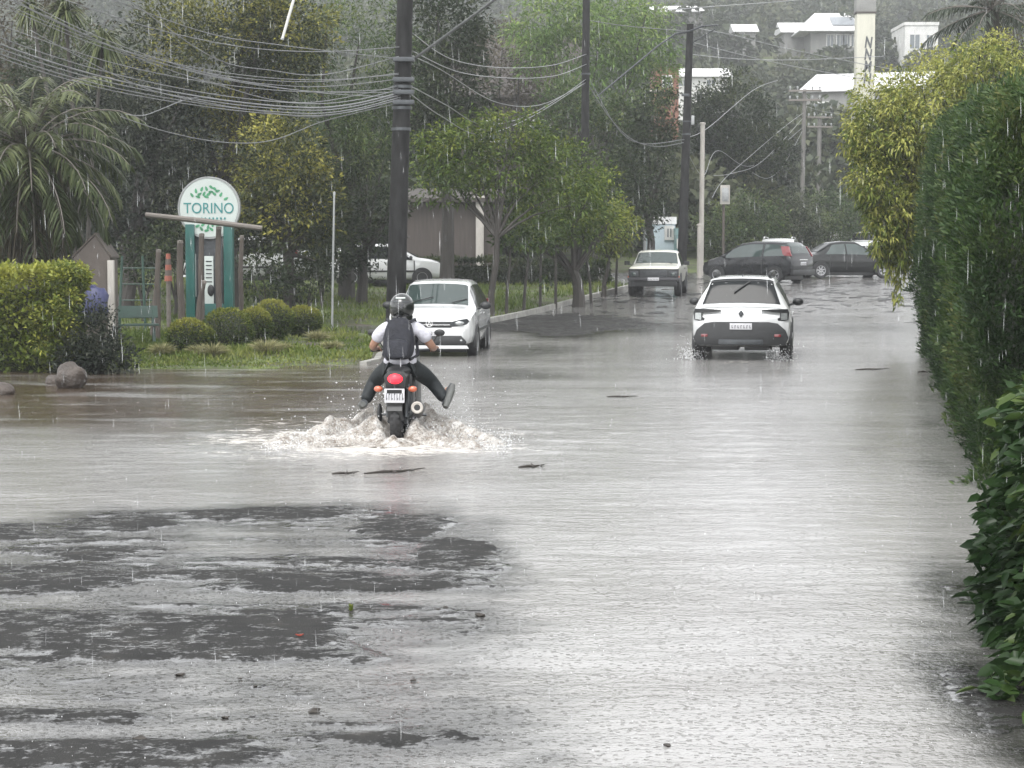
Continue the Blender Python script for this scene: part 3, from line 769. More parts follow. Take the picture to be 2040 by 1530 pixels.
V, Fc, T = leaves(np.array(Ps), np.array(Ds), rng.uniform(.07, .17, len(Ps)), .055, np.array(Ts), .6)
npmesh('hanging_foliage', V, Fc, M['lf_bamboo'], ws, T)

# broad leaved shrub, bottom right
SIX = True
sh = tree('glossy broad leaved shrub in the bottom right corner beside the water', (3.05, 10.4, -.05),
     [((3.32, 10.5, .62), (.68, .75, .72)), ((3.66, 10.6, 1.22), (.72, .7, .55)), ((3.3, 9.4, .3), (.4, .4, .4)), ((3.12, 10.2, .38), (.46, .6, .42)), ((2.98, 10.5, .92), (.26, .4, .3)), ((3.34, 9.7, .45), (.55, .5, .45))],
     'lf_laurel', .105, 300, .03, name='shrub', fork=.2, wr=.5, droop=.35, hollow=.35, clump=.3, limbs=16, up=.1)
sh['category'] = 'shrub'
hedge('dense dark broad leaved hedge rising at the right edge nearest the camera', [(2.56, 9.2, -.05), (2.62, 10.6, -.05), (3.3, 12.6, -.05)], 1.5, 1.5, 'lf_laurel', .10, 11000, wr=.5, bulge=.15, rough=.34, droop=.3, up=.1)

SIX = False
# ball shrubs
GBALL = 'clipped ball shrubs in front of the sign'
BALLS = ((375, 672, 36, 33, 37.5, 'clipped ball shrub furthest left, dark below and yellow on top'), (408, 675, 18, 20, 37.8, 'smallest ball shrub tucked against the leftmost one'), (452, 660, 44, 40, 39.2, 'biggest clipped ball shrub in the middle of the row'),
         (507, 650, 31, 33, 40.2, 'ball shrub pressed against the right flank of the biggest one'), (543, 637, 36, 34, 42, 'tallest set ball shrub with the brightest yellow top'), (604, 640, 32, 26, 43.5, 'loose dark ball shrub at the right end of the row'))
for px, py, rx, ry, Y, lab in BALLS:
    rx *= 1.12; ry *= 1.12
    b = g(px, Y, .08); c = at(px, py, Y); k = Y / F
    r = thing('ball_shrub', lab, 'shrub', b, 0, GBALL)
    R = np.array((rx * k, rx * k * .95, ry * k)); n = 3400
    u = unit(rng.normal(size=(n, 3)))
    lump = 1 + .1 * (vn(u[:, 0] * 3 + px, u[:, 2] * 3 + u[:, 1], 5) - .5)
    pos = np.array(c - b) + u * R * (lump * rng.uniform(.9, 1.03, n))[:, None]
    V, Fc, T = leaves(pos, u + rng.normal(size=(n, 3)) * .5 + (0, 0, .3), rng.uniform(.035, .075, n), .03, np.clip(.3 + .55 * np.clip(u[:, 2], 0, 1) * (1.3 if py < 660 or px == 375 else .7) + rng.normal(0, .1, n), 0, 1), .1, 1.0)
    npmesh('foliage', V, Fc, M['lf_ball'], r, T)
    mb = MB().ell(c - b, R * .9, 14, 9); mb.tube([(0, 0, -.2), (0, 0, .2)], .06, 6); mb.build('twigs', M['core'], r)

# pale ornamental grass tufts
GT = 'pale grass tufts at the water edge'
for px, Y, s, lab in ((398, 37, .32, 'pale grass tuft left of the biggest ball shrub'), (425, 36.6, .38, 'pale grass tuft in front of the smallest ball shrub'), (530, 37.4, .42, 'round pale grass tuft in front of the tallest ball shrub'), (560, 37.8, .32, 'small pale grass tuft right of the round one'),
                 (632, 41.5, .4, 'pale grass tuft at the right end of the ball shrub row'), (322, 37, .35, 'reddish dry grass tuft left of the ball shrubs'), (660, 38.6, .3, 'sparse pale grass tuft close to the drowned kerb')):
    b = g(px, Y, .05); n = 420
    an = rng.uniform(0, 2 * math.pi, n); sp = rng.uniform(.1, 1, n)
    d = np.stack([np.cos(an) * sp, np.sin(an) * sp, rng.uniform(.5, 1.2, n)], 1)
    pos = np.stack([np.cos(an) * .06, np.sin(an) * .06, np.zeros(n)], 1)
    V, Fc, T = leaves(pos, d, s * rng.uniform(.7, 1.3, n), .014, rng.uniform(.1, .8, n), .35)
    o = npmesh('grass_tuft', V, Fc, M['lf_tuft'], None, T); o.location = b
    tag(o, lab, 'grass tuft', GT)

# verge grass
def grass(n):
    y = np.concatenate([rng.uniform(33.6, 73, n), rng.uniform(33.6, 44, n // 3)])
    x = rng.uniform(-.34, .07, len(y)) * y + 1.0
    k = ~paved(x, y) & ~paved(x + .18, y) & ~paved(x, y - .25) & (x < Lx(y) - .2)
    x, y = x[k], y[k]
    dens = fbm(x * .9, y * .6, 91)
    k = rng.random(len(x)) < np.clip(dens * 2.2 - .45, .08, 1)
    x, y, dens = x[k], y[k], dens[k]
    z = ground_z(x, y)
    hh = rng.uniform(.07, .24, len(x)) * (.6 + dens) * (.25 + .75 * sstep(34.8, 38.5, y)) * (1 - .45 * sstep(36, 40, y) * sstep(46, 42, y))
    d = np.stack([rng.normal(0, .35, len(x)), rng.normal(0, .35, len(x)), np.ones(len(x))], 1)
    return leaves(np.stack([x, y, z - .01], 1), d, hh, .03, np.clip(.1 + 1.3 * (fbm(x * .5 + 7, y * .3, 55) - .25) + rng.normal(0, .1, len(x)), 0, 1), .12)
V, Fc, T = grass(105000)
tag(npmesh('grass', V, Fc, M['lf_grass'], None, T), kind='stuff')

# far wooded hillside, one mass
cen = []
for _ in range(2600):
    y = 118 + 480 * random.random() ** .8; x = random.uniform(-.34, .34) * y + 5
    cen.append((x, y, float(ground_z(np.array([x]), np.array([y]))[0])))
for _ in range(230):
    y = random.uniform(84, 125); x = random.uniform(-.3, .0) * y
    cen.append((x, y, float(gz(y))))
for _ in range(70):
    y = random.uniform(100, 135); x = random.uniform(.0, .12) * y
    cen.append((x, y, float(gz(y))))
Vs, Fs, Ts = [], [], []; o = 0
for a, b, pt, Yc, k in ((1560, 1705, 84, 243, 7), (1450, 1515, 64, 240, 4), (1795, 1875, 96, 226, 3), (1300, 1405, 32, 236, 5), (1335, 1452, 162, 160, 6), (1590, 1690, 200, 165, 6), (1590, 1700, 230, 150, 5)):
    for i in range(k):
        px = a + (b - a) * (i + .5) / k; q = at(px, pt, Yc + random.uniform(-3, 2)); cen.append((q.x, q.y, q.z - 4.6 + random.uniform(-.8, .2)))
CLEAR = ((1552, 1705, 8, 76, 250), (1460, 1512, 36, 60, 245), (1798, 1872, 38, 84, 230), (1342, 1448, 122, 152, 165), (1588, 1800, 122, 172, 170), (1696, 1746, -20, 130, 150))
for x, y, z in cen:
    R = random.uniform(1.6, 3.4) * (1 if y > 125 else .8); hh = R * random.uniform(.9, 1.7); n = 300 if y < 260 else 170
    px = 1020 + x / y * F; pt = 481 - (z + hh * 2 - H) / y * F; pr = R / y * F
    if any(y < Yc + 3 and px + pr > a and px - pr < b and pt < d for a, b, c, d, Yc in CLEAR): continue
    u = unit(rng.normal(size=(n, 3))); u[:, 2] = np.abs(u[:, 2]) * 1.2 - .35
    pos = np.array([x, y, z + hh * .8]) + u * np.array([R, R, hh]) * rng.uniform(.6, 1.08, n)[:, None]
    L = rng.uniform(.5, 1.0, n) * (.55 + y / 420)
    v, f, t = leaves(pos, u + rng.normal(size=(n, 3)) * .5, L, L * .6, np.clip(rng.normal(.35, .15) + .25 * u[:, 2] + rng.normal(0, .1, n), 0, 1), .2, 1.0)
    Vs.append(v); Fs.append(f + o); Ts.append(t); o += len(v)
tag(npmesh('far_woodland', np.concatenate(Vs), np.concatenate(Fs), M['lf_wood'], None, np.concatenate(Ts)), kind='stuff')

# --- palms
def frond(P, D, T_, base, az, el, L, sag, nl, ll, tone, twist=.0, wid=.03):
    """returns rachis points; appends leaflets"""
    pts = []
    h = Vector((math.cos(az), math.sin(az), 0))
    p = Vector(base); e = el
    for i in range(11):
        pts.append(p.copy())
        p = p + (h * math.cos(e) + Vector((0, 0, math.sin(e)))) * (L / 10)
        e -= sag / 10 * (.5 + i * .1)
    side = Vector((-h.y, h.x, 0))
    for i in range(nl):
        f = .6 + (9.3 * i / nl); k = min(9, int(f)); q = pts[k].lerp(pts[k + 1], f - k)
        tdir = (pts[k + 1] - pts[k]).normalized()
        for s in (-1, 1):
            P.append(q); D.append(side * s * .75 + tdir * .65 + Vector((random.gauss(0, .1), random.gauss(0, .1), -.25 + random.gauss(0, .12))))
            T_.append((tone + random.gauss(0, .1), ll * math.sin(math.pi * min(1, .18 + .8 * (1 - i / nl))) * random.uniform(.85, 1.1)))
    return pts

def palm(label, base, crown_z, nf, L, matname, trunk=.2, ell=(.9, -.9), ll=.42, sag=1.7, lw=.035, name='palm_tree'):
    r = thing(name, label, 'palm', base)
    P, D, T_ = [], [], []; mb = MB()
    for i in range(nf):
        f = i / nf; az = i * 2.399 + .3; el = ell[0] + (ell[1] - ell[0]) * f + random.uniform(-.1, .1)
        pts = frond(P, D, T_, (0, 0, crown_z), az, el, L * random.uniform(.85, 1.1), sag * (1 - .45 * f), 44, ll, .25 + .45 * (1 - f) + random.uniform(-.1, .15))
        mb.tube(pts, [.022 * (1 - k / 12) + .004 for k in range(11)], 4)
    T_ = np.array(T_)
    V, Fc, T = leaves(np.array([tuple(p) for p in P]), np.array([tuple(d) for d in D]), T_[:, 1], lw, np.clip(T_[:, 0], 0, 1), .3, .3)
    npmesh('frond_leaflets', V, Fc, M[matname], r, T)
    mb.build('frond_stalks', M['wood_grey'], r)
    tb = MB(); n = 14
    tb.tube([(.04 * math.sin(k), 0, -.2 + (crown_z + .2) * k / n) for k in range(n + 1)], [trunk * (1.1 if k % 2 else .95) for k in range(n + 1)], 10)
    tb.build('trunk', M['bark'], r)
    return r
b = g(62, 38, .1)
palm('feathery palm with long drooping fronds behind the yellow hedge at left', b, at(62, 300, 38).z - b.z, 60, 2.3, 'lf_palm', .22, (1.35, -1.0), .5, 1.8, .045)
# dry skirt of that palm
pr = bpy.data.objects['palm_tree']; n = 1500
an = rng.uniform(0, 6.28, n); zz = rng.uniform(-1.7, .1, n); cz = at(62, 300, 38).z - b.z
pos = np.stack([np.cos(an) * rng.uniform(.15, .75, n), np.sin(an) * rng.uniform(.15, .6, n), cz + zz], 1)
V, Fc, T = leaves(pos, np.stack([np.cos(an) * .25, np.sin(an) * .25, -np.ones(n)], 1), rng.uniform(.3, .7, n), .035, rng.uniform(0, .8, n), .2)
npmesh('dead_frond_skirt', V, Fc, M['lf_dry'], pr, T)
# palm tops behind the hedge on the right
b = g(1965, 52); palm('dark fan of palm fronds above the weeping shrub at top right', b, at(1945, 20, 52).z - b.z, 26, 1.9, 'lf_palmgrey', .16, (1.2, -.5), .5, 1.0, .03)
tree('thin brownish tree in front of the brown tiled roof', g(1010, 93), [pell(1000, 120, 95, 90, 93), pell(1090, 190, 70, 80, 93)], 'lf_dry', .2, 45, .14, limbs=24, hollow=.15)
tree('reddish leaved tree behind the dark palm in the top right corner', g(2060, 56), [pell(2030, 60, 60, 70, 56)], 'lf_dry', .16, 60, .1, limbs=18)
# spiky dracaena heads, top left
def spiky(label, base, heads):
    r = thing('dracaena', label, 'tree', base); mb = MB(); P, D, L, T_ = [], [], [], []
    for px, py, Y, R in heads:
        c = at(px, py, Y) - Vector(base)
        mb.tube([(0, 0, 0), (c.x * .3, 0, c.z * .5), c], [.08, .05, .035], 7)
        for k in range(170):
            an = random.uniform(0, 6.28); el = random.uniform(-1.0, 1.3)
            P.append(tuple(c)); D.append((math.cos(an) * math.cos(el), math.sin(an) * math.cos(el), math.sin(el))); L.append(R * random.uniform(.75, 1.1)); T_.append(random.uniform(.2, 1))
    V, Fc, T = leaves(np.array(P), np.array(D), np.array(L), .05, np.array(T_), .55, .3)
    npmesh('crown', V, Fc, M['lf_palm'], r, T); mb.build('trunk', M['bark'], r)
spiky('spiky dracaena with drooping pale rosettes above the palm', g(170, 44), ((130, 25, 44, .72), (205, 85, 44, .7), (60, 20, 45, .5)))
# ================================================================ poles, cables, buildings, sign
def text_mesh(s, size, extr=.004, shear=0.0):
    cu = bpy.data.curves.new('t', 'FONT'); cu.body = s; cu.size = size; cu.extrude = extr; cu.align_x = 'CENTER'; cu.align_y = 'CENTER'; cu.offset = shear
    o = bpy.data.objects.new('t', cu); COL.objects.link(o)
    dg = bpy.context.evaluated_depsgraph_get(); dg.update()
    me = bpy.data.meshes.new_from_object(o.evaluated_get(dg))
    bpy.data.objects.remove(o); bpy.data.curves.remove(cu)
    return me

def letters(name, s, size, loc, rot, m, parent, extr=.004, sx=1.0, bold=0.0):
    me = text_mesh(s, size, extr, bold); me.name = name
    me.materials.clear(); me.materials.append(m)
    o = bpy.data.objects.new(name, me); COL.objects.link(o); o.parent = parent
    o.location = loc; o.rotation_euler = rot; o.scale = (sx, 1, 1)
    return o
UPR = (math.pi / 2, 0, 0)      # lettering standing up, facing the camera side (-Y)

GPOLE = 'utility poles along the street'
def pole(label, base, top, r0, r1, m, arms=(), boxes=0):
    base = Vector(base); top = Vector(top) - base
    r = thing('utility_pole', label, 'utility pole', base, 0, GPOLE)
    MB().tube([(0, 0, -.4), top * .35, top * .7, top], [r0, r0 * .65 + r1 * .35, r0 * .3 + r1 * .7, r1], 14).build('shaft', m, r)
    for f, half, ang in arms:
        c = top * f; d = Vector((math.cos(ang), math.sin(ang), 0))
        mb = MB().box(c - Vector((0, r1 + .05, 0)), (half * 2, .09, .11), ang)
        mb.build('crossarm', M['wood_grey'], r, bevel=.006)
        for s in (-.9, -.45, .45, .9):
            q = c - Vector((0, r1 + .05, 0)) + d * half * s
            MB().lathe([(.0, .06), (.03, .06), (.03, .12), (.06, .14), (.05, .18), (.07, .2), (.04, .25), (0, .27)], q, 'z', 10).build('insulator', M['metal_grey'], r)
    for k in range(boxes):
        z = top * (.62 - .05 * k)
        MB().lathe([(r1 * 1.25, -.03), (r1 * 1.32, -.03), (r1 * 1.32, .03), (r1 * 1.25, .03)], z, 'z', 14).build('clamp', M['metal_dark'], r)
    return r
p1b = g(785, 40, .05); p1t = at(812, -150, 40)
r = pole('thick dark wet utility pole rising behind the motorcyclist', p1b, p1t, .205, .15, M['pole_dark'], ((.97, .9, .3),), 3)
# street lamp on its bent arm
a = at(815, 125, 40) - p1b; e = at(985, 0, 38.2) - p1b; e2 = at(1080, -66, 37) - p1b
mb = MB().tube([a, a.lerp(e, .5), e, e2], [.03, .03, .028, .026], 8)
mb.build('lamp_arm', M['lamp_steel'], r)
mb = MB().ell(e2 + Vector((.25, -.1, .08)), (.32, .12, .07), 14, 8); mb.build('lamp_head', M['metal_grey'], r)
for z in (160, 185, 205, 120):
    q = at(805, z, 40) - p1b
    MB().box(q + Vector((0, -.2, 0)), (.42, .1, .09)).build('cable_bracket', M['metal_dark'], r, bevel=.01)
p2b = g(1163, 73, .1); r = pole('second utility pole, mostly hidden by the light green tree', p2b, at(1169, -110, 73), .16, .13, M['pole_dark'], ((.93, .9, .2),), 1)
p3b = g(1357, 77, .05); p3t = at(1375, 48, 77)
r = pole('third dark utility pole with lamp arm, right of the old pickup', p3b, p3t, .19, .13, M['pole_dark'], (), 2)
a = at(1374, 62, 76.8) - p3b
mb = MB().tube([at(1430, 50, 76.4) - p3b, at(1400, 52, 76.6) - p3b, a, at(1345, 68, 76.6) - p3b, at(1310, 92, 76.2) - p3b, at(1190, 192, 75)-p3b], [.03, .035, .04, .04, .035, .03], 8)
mb.build('lamp_arm', M['metal_dark'], r)
MB().tube([at(1372, 90, 77) - p3b, at(1425, 58, 76.5) - p3b], .022, 6).build('arm_brace', M['metal_dark'], r)
c = at(1362, 190, 77) - p3b
MB().box(c + Vector((.05, -.2, 0)), (.3, .12, .1)).build('cable_bracket', M['metal_dark'], r, bevel=.01)
c = at(1366, 240, 77) - p3b
MB().box(c + Vector((.25, -.22, 0)), (.12, .1, .35)).build('junction_box', M['metal_grey'], r, bevel=.02)
pole('slim distant utility pole with its crossarm above the hazy bushes', g(1596, 118), at(1603, 178, 118), .14, .11, M['pole_grey'], ((.99, .95, -.1), (.93, .95, -.1)))
pole('far utility pole right of the slim distant one', g(1630, 138), at(1633, 232, 138), .17, .14, M['pole_grey'], ((.99, .9, .2), (.9, .9, .2)))
pole('farthest utility pole close to the weeping shrub', g(1649, 156), at(1648, 300, 156), .14, .11, M['pole_grey'], ((.97, .8, .1),))
# slender pale posts
GPOST = 'slender posts'
def post(label, base, top, r0, m, cat='post', group=None):
    base = Vector(base)
    t = Vector(top) - base
    r = thing('post', label, cat, base, 0, group)
    MB().tube([(0, 0, -.3), t * .5, t], [r0, r0 * .92, r0 * .85], 10).build('shaft', m, r)
    MB().lathe([(0, .03), (r0 * .9, .02), (r0 * 1.1, 0), (r0 * 1.1, -.06), (r0 * .86, -.06)], t, 'z', 10).build('cap', m, r)
    return r
post('thin pale metal post on the grass right of the ball shrubs', g(661, 46, .05), at(666, 384, 46), .027, M['metal_grey'])
post('square pale concrete post beside the third utility pole', g(1396, 81, .05), at(1400, 245, 81), .11, M['pole_pale'])
post('stubby pale gate post behind the dark hatchback bonnet', g(1393, 79.5), at(1393, 447, 79.5), .1, M['pole_pale'])
r = thing('stay_pole', 'white slanted stay pole among the treetops', 'pole', at(563, 76, 49))
t = at(592, -25, 49) - at(563, 76, 49)
MB().tube([(0, 0, 0), t], .035, 10).build('shaft', M['white_wall'], r); MB().tube([(0, 0, 0), -t * .03], .045, 10).build('ferrule', M['metal_grey'], r)
# small pale box sign on a dark post
b = g(1441, 90); r = thing('meter_box', 'pale grey box on a dark post behind the dark hatchback', 'meter box', b)
z = at(1441, 388, 90).z - b.z
MB().tube([(0, .1, -.2), (0, .1, z)], .06, 8).build('post', M['wood_old'], r)
MB().box((.05, 0, z), (.42, .25, .85)).build('box', M['pole_pale'], r, bevel=.02)
MB().box((.05, -.14, z), (.3, .03, .6)).build('door', M['metal_grey'], r, bevel=.01)
# small street lamp seen among trees
b = g(1285, 83); r = thing('street_lamp', 'small street lamp with a curved neck among the grey green trees', 'street lamp', b)
t = at(1283, 200, 83) - b; e = at(1307, 182, 83) - b
MB().tube([(0, 0, -.2), (t.x, 0, t.z * .6), t, t + Vector((.04, 0, .28)), e - Vector((.2, 0, 0))], [.07, .06, .045, .04, .03], 8).build('stem', M['metal_grey'], r)
MB().ell(e, (.3, .12, .07), 12, 8).build('lamp_head', M['pole_pale'], r)

GC = 'overhead cables'
def cable(label, pts, r0=.011, n=8):
    P = [at(*p) for p in pts]; out = []
    for i in range(len(P) - 1):
        a, b, c, d = P[max(i - 1, 0)], P[i], P[i + 1], P[min(i + 2, len(P) - 1)]
        for k in range(n):
            t = k / n
            out.append(.5 * ((2 * b) + (c - a) * t + (2 * a - 5 * b + 4 * c - d) * t * t + (3 * b - a - 3 * c + d) * t ** 3))
    out.append(P[-1])
    o = MB().tube(out, r0, 5).build('cable', M['cable'], ang=180)
    return tag(o, label, 'cable', GC)
LB = 'telephone cable of the sagging bundle left of the big utility pole'
for k, (dy, r0) in enumerate(((0, .017), (6, .012), (-9, .011), (13, .011), (18, .01))):
    cable(LB, [(-90, 40 + dy * 1.6, 34), (0, 88 + dy * 1.5, 35), (200, 152 + dy * 1.3, 36.3), (420, 196 + dy, 37.6), (600, 214 + dy * .9, 38.7), (700, 208 + dy * .8, 39.3), (800, 184 + dy * .7, 39.85)], r0)
LS = 'thin cable crossing the dark treetops left of the big utility pole'
for pts in ([(60, 60, 35), (230, 150, 36.2), (340, 190, 37), (520, 222, 38.3), (640, 232, 39), (795, 200, 39.9)], [(90, 30, 35), (260, 110, 36.4), (420, 165, 37.6), (600, 205, 38.8), (800, 170, 39.9)],
            [(130, 0, 35.5), (300, 55, 36.8), (480, 93, 38), (640, 103, 39), (803, 93, 39.9)], [(150, -30, 35.5), (400, 62, 37.5), (560, 90, 38.6), (803, 118, 39.9)],
            [(230, -20, 36), (420, 112, 37.6), (540, 140, 38.5), (650, 148, 39.2), (803, 110, 39.9)]):
    cable(LS, pts, .009)
for k in range(6):
    a0 = random.uniform(-40, 60); b0 = random.uniform(110, 205); s0 = random.uniform(10, 45)
    cable(LS, [(-60, a0 - 30, 34 + .2 * k), (200, a0 * .55 + b0 * .4 + s0 * .7, 36), (420, a0 * .25 + b0 * .72 + s0, 37.6), (620, a0 * .1 + b0 * .9 + s0 * .8, 38.9), (803, b0, 39.9)], .008)
cable('lowest loose cable drooping past the round sign to the big pole', [(240, 232, 36.3), (330, 262, 37), (440, 283, 37.8), (540, 280, 38.6), (650, 240, 39.3), (797, 205, 39.9)], .009)
cable('short kinked cable hanging off the sagging bundle over the palm', [(250, 228, 36.4), (285, 230, 36.6), (320, 218, 36.9), (365, 200, 37.2), (400, 193, 37.5)], .009)
LP = 'cable slung between the big utility pole and the second one'
for pts in ([(820, 65, 40.1), (900, 118, 48), (1000, 135, 57), (1100, 130, 66), (1168, 108, 72.8)], [(818, 100, 40.1), (920, 145, 48), (1030, 156, 58), (1110, 150, 66), (1168, 128, 72.8)],
            [(815, 170, 40.1), (890, 210, 47), (960, 248, 55), (1040, 235, 63), (1110, 198, 68), (1167, 158, 72.8)], [(815, 185, 40.1), (880, 232, 46), (960, 268, 55), (1060, 232, 64), (1166, 165, 72.8)],
            [(818, 110, 40.1), (880, 140, 45), (990, 204, 56), (1080, 208, 66), (1166, 165, 72.8)]):
    cable(LP, pts, .012)
LQ = 'cable slung between the second and third utility poles'
for pts in ([(1170, 165, 73.2), (1215, 235, 74.2), (1260, 278, 75), (1310, 292, 76), (1362, 284, 76.8)], [(1170, 150, 73.2), (1230, 255, 74.5), (1280, 286, 75.4), (1363, 278, 76.8)], [(1170, 40, 73), (1250, 52, 74.6), (1370, 62, 76.8)]):
    cable(LQ, pts, .015)
LR = 'dark wire running from the third utility pole over the grey hillside'
for pts in ([(1380, 55, 77), (1460, 70, 85), (1560, 95, 95), (1690, 122, 108), (1790, 140, 118)], [(1372, 82, 77), (1440, 100, 85), (1560, 128, 97), (1690, 152, 110), (1760, 165, 118)], [(1372, 108, 77), (1480, 118, 90), (1600, 119, 104), (1760, 112, 120)],
            [(1330, 20, 74), (1420, 13, 80), (1520, 6, 88), (1640, -4, 97)]):
    cable(LR, pts, .02)
LT = 'loose cable sweeping down between the third utility pole and the distant poles'
for pts in ([(1418, 395, 84), (1440, 360, 88), (1490, 315, 96), (1560, 255, 108), (1600, 225, 117)], [(1420, 350, 84), (1460, 345, 90), (1520, 320, 100), (1600, 235, 117)], [(1365, 275, 77.2), (1410, 255, 84), (1500, 180, 100), (1550, 160, 108)],
            [(1500, 345, 96), (1530, 355, 102), (1560, 330, 109), (1598, 262, 117)], [(1362, 288, 77.2), (1400, 350, 84), (1430, 300, 90), (1500, 330, 104), (1598, 255, 117)],
            [(1602, 185, 118), (1620, 205, 128), (1633, 240, 138)], [(1603, 210, 118), (1640, 222, 130), (1700, 230, 140)]):
    cable(LT, pts, .014)

# ---------------------------------------------------------------- far houses on the hillside
def house(label, px0, px1, py_roof, py_eave, py_base, Y, depth, wall, roof, style='hip', name='house', wins=(), overhang=.4, yaw=0.0):
    a = at(px0, py_base, Y); b = at(px1, py_base, Y); c = at((px0 + px1) / 2, py_base, Y)
    W = (b - a).length; he = at(px0, py_eave, Y).z - a.z; hr = at(px0, py_roof, Y).z - a.z
    r = thing(name, label, 'house', c, yaw)
    MB().box((0, depth / 2, he / 2 - 1.25), (W, depth, he + 2.5)).build('wall', wall, r, smooth=False)
    o = overhang; mb = MB(); x0, x1, y0, y1 = -W / 2 - o, W / 2 + o, -o, depth + o
    if style == 'hip':
        k = min(W, depth) * .5
        vs = [(x0, y0, he), (x1, y0, he), (x1, y1, he), (x0, y1, he), (x0 + k * .9, depth / 2, hr), (x1 - k * .9, depth / 2, hr)]
        fs = [(0, 1, 5, 4), (1, 2, 5), (2, 3, 4, 5), (3, 0, 4)]
    elif style == 'gable':      # ridge along x
        vs = [(x0, y0, he), (x1, y0, he), (x1, y1, he), (x0, y1, he), (x0, depth / 2, hr), (x1, depth / 2, hr)]
        fs = [(0, 1, 5, 4), (2, 3, 4, 5), (1, 2, 5), (3, 0, 4)]
    elif style == 'front':      # gable end to the viewer
        vs = [(x0, y0, he), (x1, y0, he), (x1, y1, he), (x0, y1, he), (0, y0, hr), (0, y1, hr)]
        fs = [(0, 4, 5, 3), (4, 1, 2, 5), (0, 1, 4), (3, 5, 2)]
    else:
        vs = [(x0, y0, he), (x1, y0, he), (x1, y1, he), (x0, y1, he), (x0, y0, hr), (x1, y0, hr), (x1, y1, hr), (x0, y1, hr)]
        fs = [(4, 5, 6, 7), (0, 1, 5, 4), (1, 2, 6, 5), (2, 3, 7, 6), (3, 0, 4, 7)]
    n = len(vs); mb.add(vs, fs); mb.add([(x, y, z - .14) for x, y, z in vs[:4]], [(3, 2, 1, 0)])
    mb.add([v for v in vs[:4]] + [(x, y, z - .14) for x, y, z in vs[:4]], [(0, 4, 5, 1), (1, 5, 6, 2), (2, 6, 7, 3), (3, 7, 4, 0)])
    mb.build('roof', roof, r, smooth=False)
    for (wx, wz, ww, wh) in wins:
        f = MB(); X = wx * W; Z = wz * he
        for dx, dz, sx, sz in ((-ww / 2, 0, .12, wh + .12), (ww / 2, 0, .12, wh + .12), (0, -wh / 2, ww - .12, .12), (0, wh / 2, ww - .12, .12), (0, 0, .07, wh - .12)):
            f.box((X + dx, -.03, Z + dz), (sx, .1, sz))
        fo = f.build('window', M['white_wall'], r, smooth=False)
        MB().box((X, -.01, Z), (ww - .14, .05, wh - .14)).build('pane', M['window_grey'], fo, smooth=False)
    return r
r = house('big white hip roofed house with solar panels high on the hillside', 1615, 1712, 18, 62, 100, 250, 9, M['grey_wall'], M['white_roof'], 'hip', wins=((-.1, .5, .9, 1.5), (.1, .5, .9, 1.5), (.25, .5, .9, 1.5), (.38, .5, .9, 1.5)), overhang=1.6)
he = at(1650, 62, 250).z - at(1650, 100, 250).z; hr = at(1650, 18, 250).z - at(1650, 100, 250).z
sl = math.atan2(hr - he, 9 / 2 + 1.6); 
MB().box((1.1, 1.1, he + (hr - he) * .5), (2.9, 3.0, .08), rot=Matrix.Rotation(sl, 3, 'X')).build('solar_panel', M['solar'], r, smooth=False)
house('low wing with pale roof left of the solar panel house', 1562, 1612, 40, 63, 78, 256, 6, M['grey_wall'], M['white_roof'], 'gable', overhang=.5)
house('small hut with a white gable roof on the hillside', 1466, 1505, 44, 62, 78, 245, 5, M['grey_wall'], M['white_roof'], 'gable', wins=((-.2, .45, .6, .7),))
house('white flat roofed house behind the palm fronds at top right', 1802, 1868, 44, 48, 118, 230, 8, M['white_wall'], M['white_wall'], 'flat', wins=((-.2, .5, 1.2, 1.7), (.25, .5, .8, 1.6)), overhang=.1)
house('low pale grey building at the top right of the treeline', 1305, 1400, 2, 22, 62, 240, 10, M['grey_wall'], M['white_roof'], 'gable', wins=((-.2, .5, 1, 1.0),))
house('long shed with white metal roof behind the third utility pole', 1338, 1450, 128, 150, 178, 165, 8, M['white_wall'], M['white_roof'], 'gable', wins=((-.3, .45, .8, .6), (.2, .45, .8, .6)))
house('large grey white metal roofed warehouse below the tall sign tower', 1600, 1830, 132, 178, 250, 170, 14, M['grey_wall'], M['white_roof'], 'gable', wins=((-.35, .5, 1.2, 1),), yaw=-.35)
house('orange brick house glimpsed left of the third utility pole', 1306, 1352, 118, 128, 190, 118, 5, M['brick'], M['brown_roof'], 'gable', wins=((0, .45, .5, .6),), overhang=.15)
house('house with a broad brown tiled roof between the middle trees', 905, 1150, 62, 190, 330, 97, 7, M['brown_wall'], M['brown_roof'], 'gable', wins=((-.2, .5, 1.0, 1.0), (.2, .5, 1.0, 1.0)), overhang=.5)
r = house('brown boarded house wall behind the street trees', 800, 985, 372, 395, 545, 76, 5, M['brown_wall'], M['brown_roof'], 'gable', overhang=.4)
MB().box((at(956, 480, 76).x - r.location.x, -.14, 1.25), (.3, .26, 3.1)).build('pilaster', M['pole_pale'], r, bevel=.02)
MB().box((at(956, 480, 76).x - r.location.x, -.16, 2.85), (.42, .34, .16)).build('pilaster_cap', M['pole_pale'], r, bevel=.02)
r = house('pale blue rendered shed behind the old pickup', 1297, 1345, 432, 440, 520, 87, 4, M['pale_wall'], M['white_roof'], 'flat', wins=((.25, .7, .3, .5),), overhang=.05)
if 0: house('grey building with a pale wall left of the square concrete post', 1372, 1412, 236, 246, 520, 92, 5, M['grey_wall'], M['white_roof'], 'flat', wins=((-.2, .75, .3, .6), (.2, .75, .3, .6)), overhang=.05)
r = house('narrow teal wall right of the pale blue shed', 1346, 1362, 455, 462, 520, 86, 3, M['teal_wall'], M['teal_wall'], 'flat', overhang=.02, wins=((0, .6, .14, .3),))

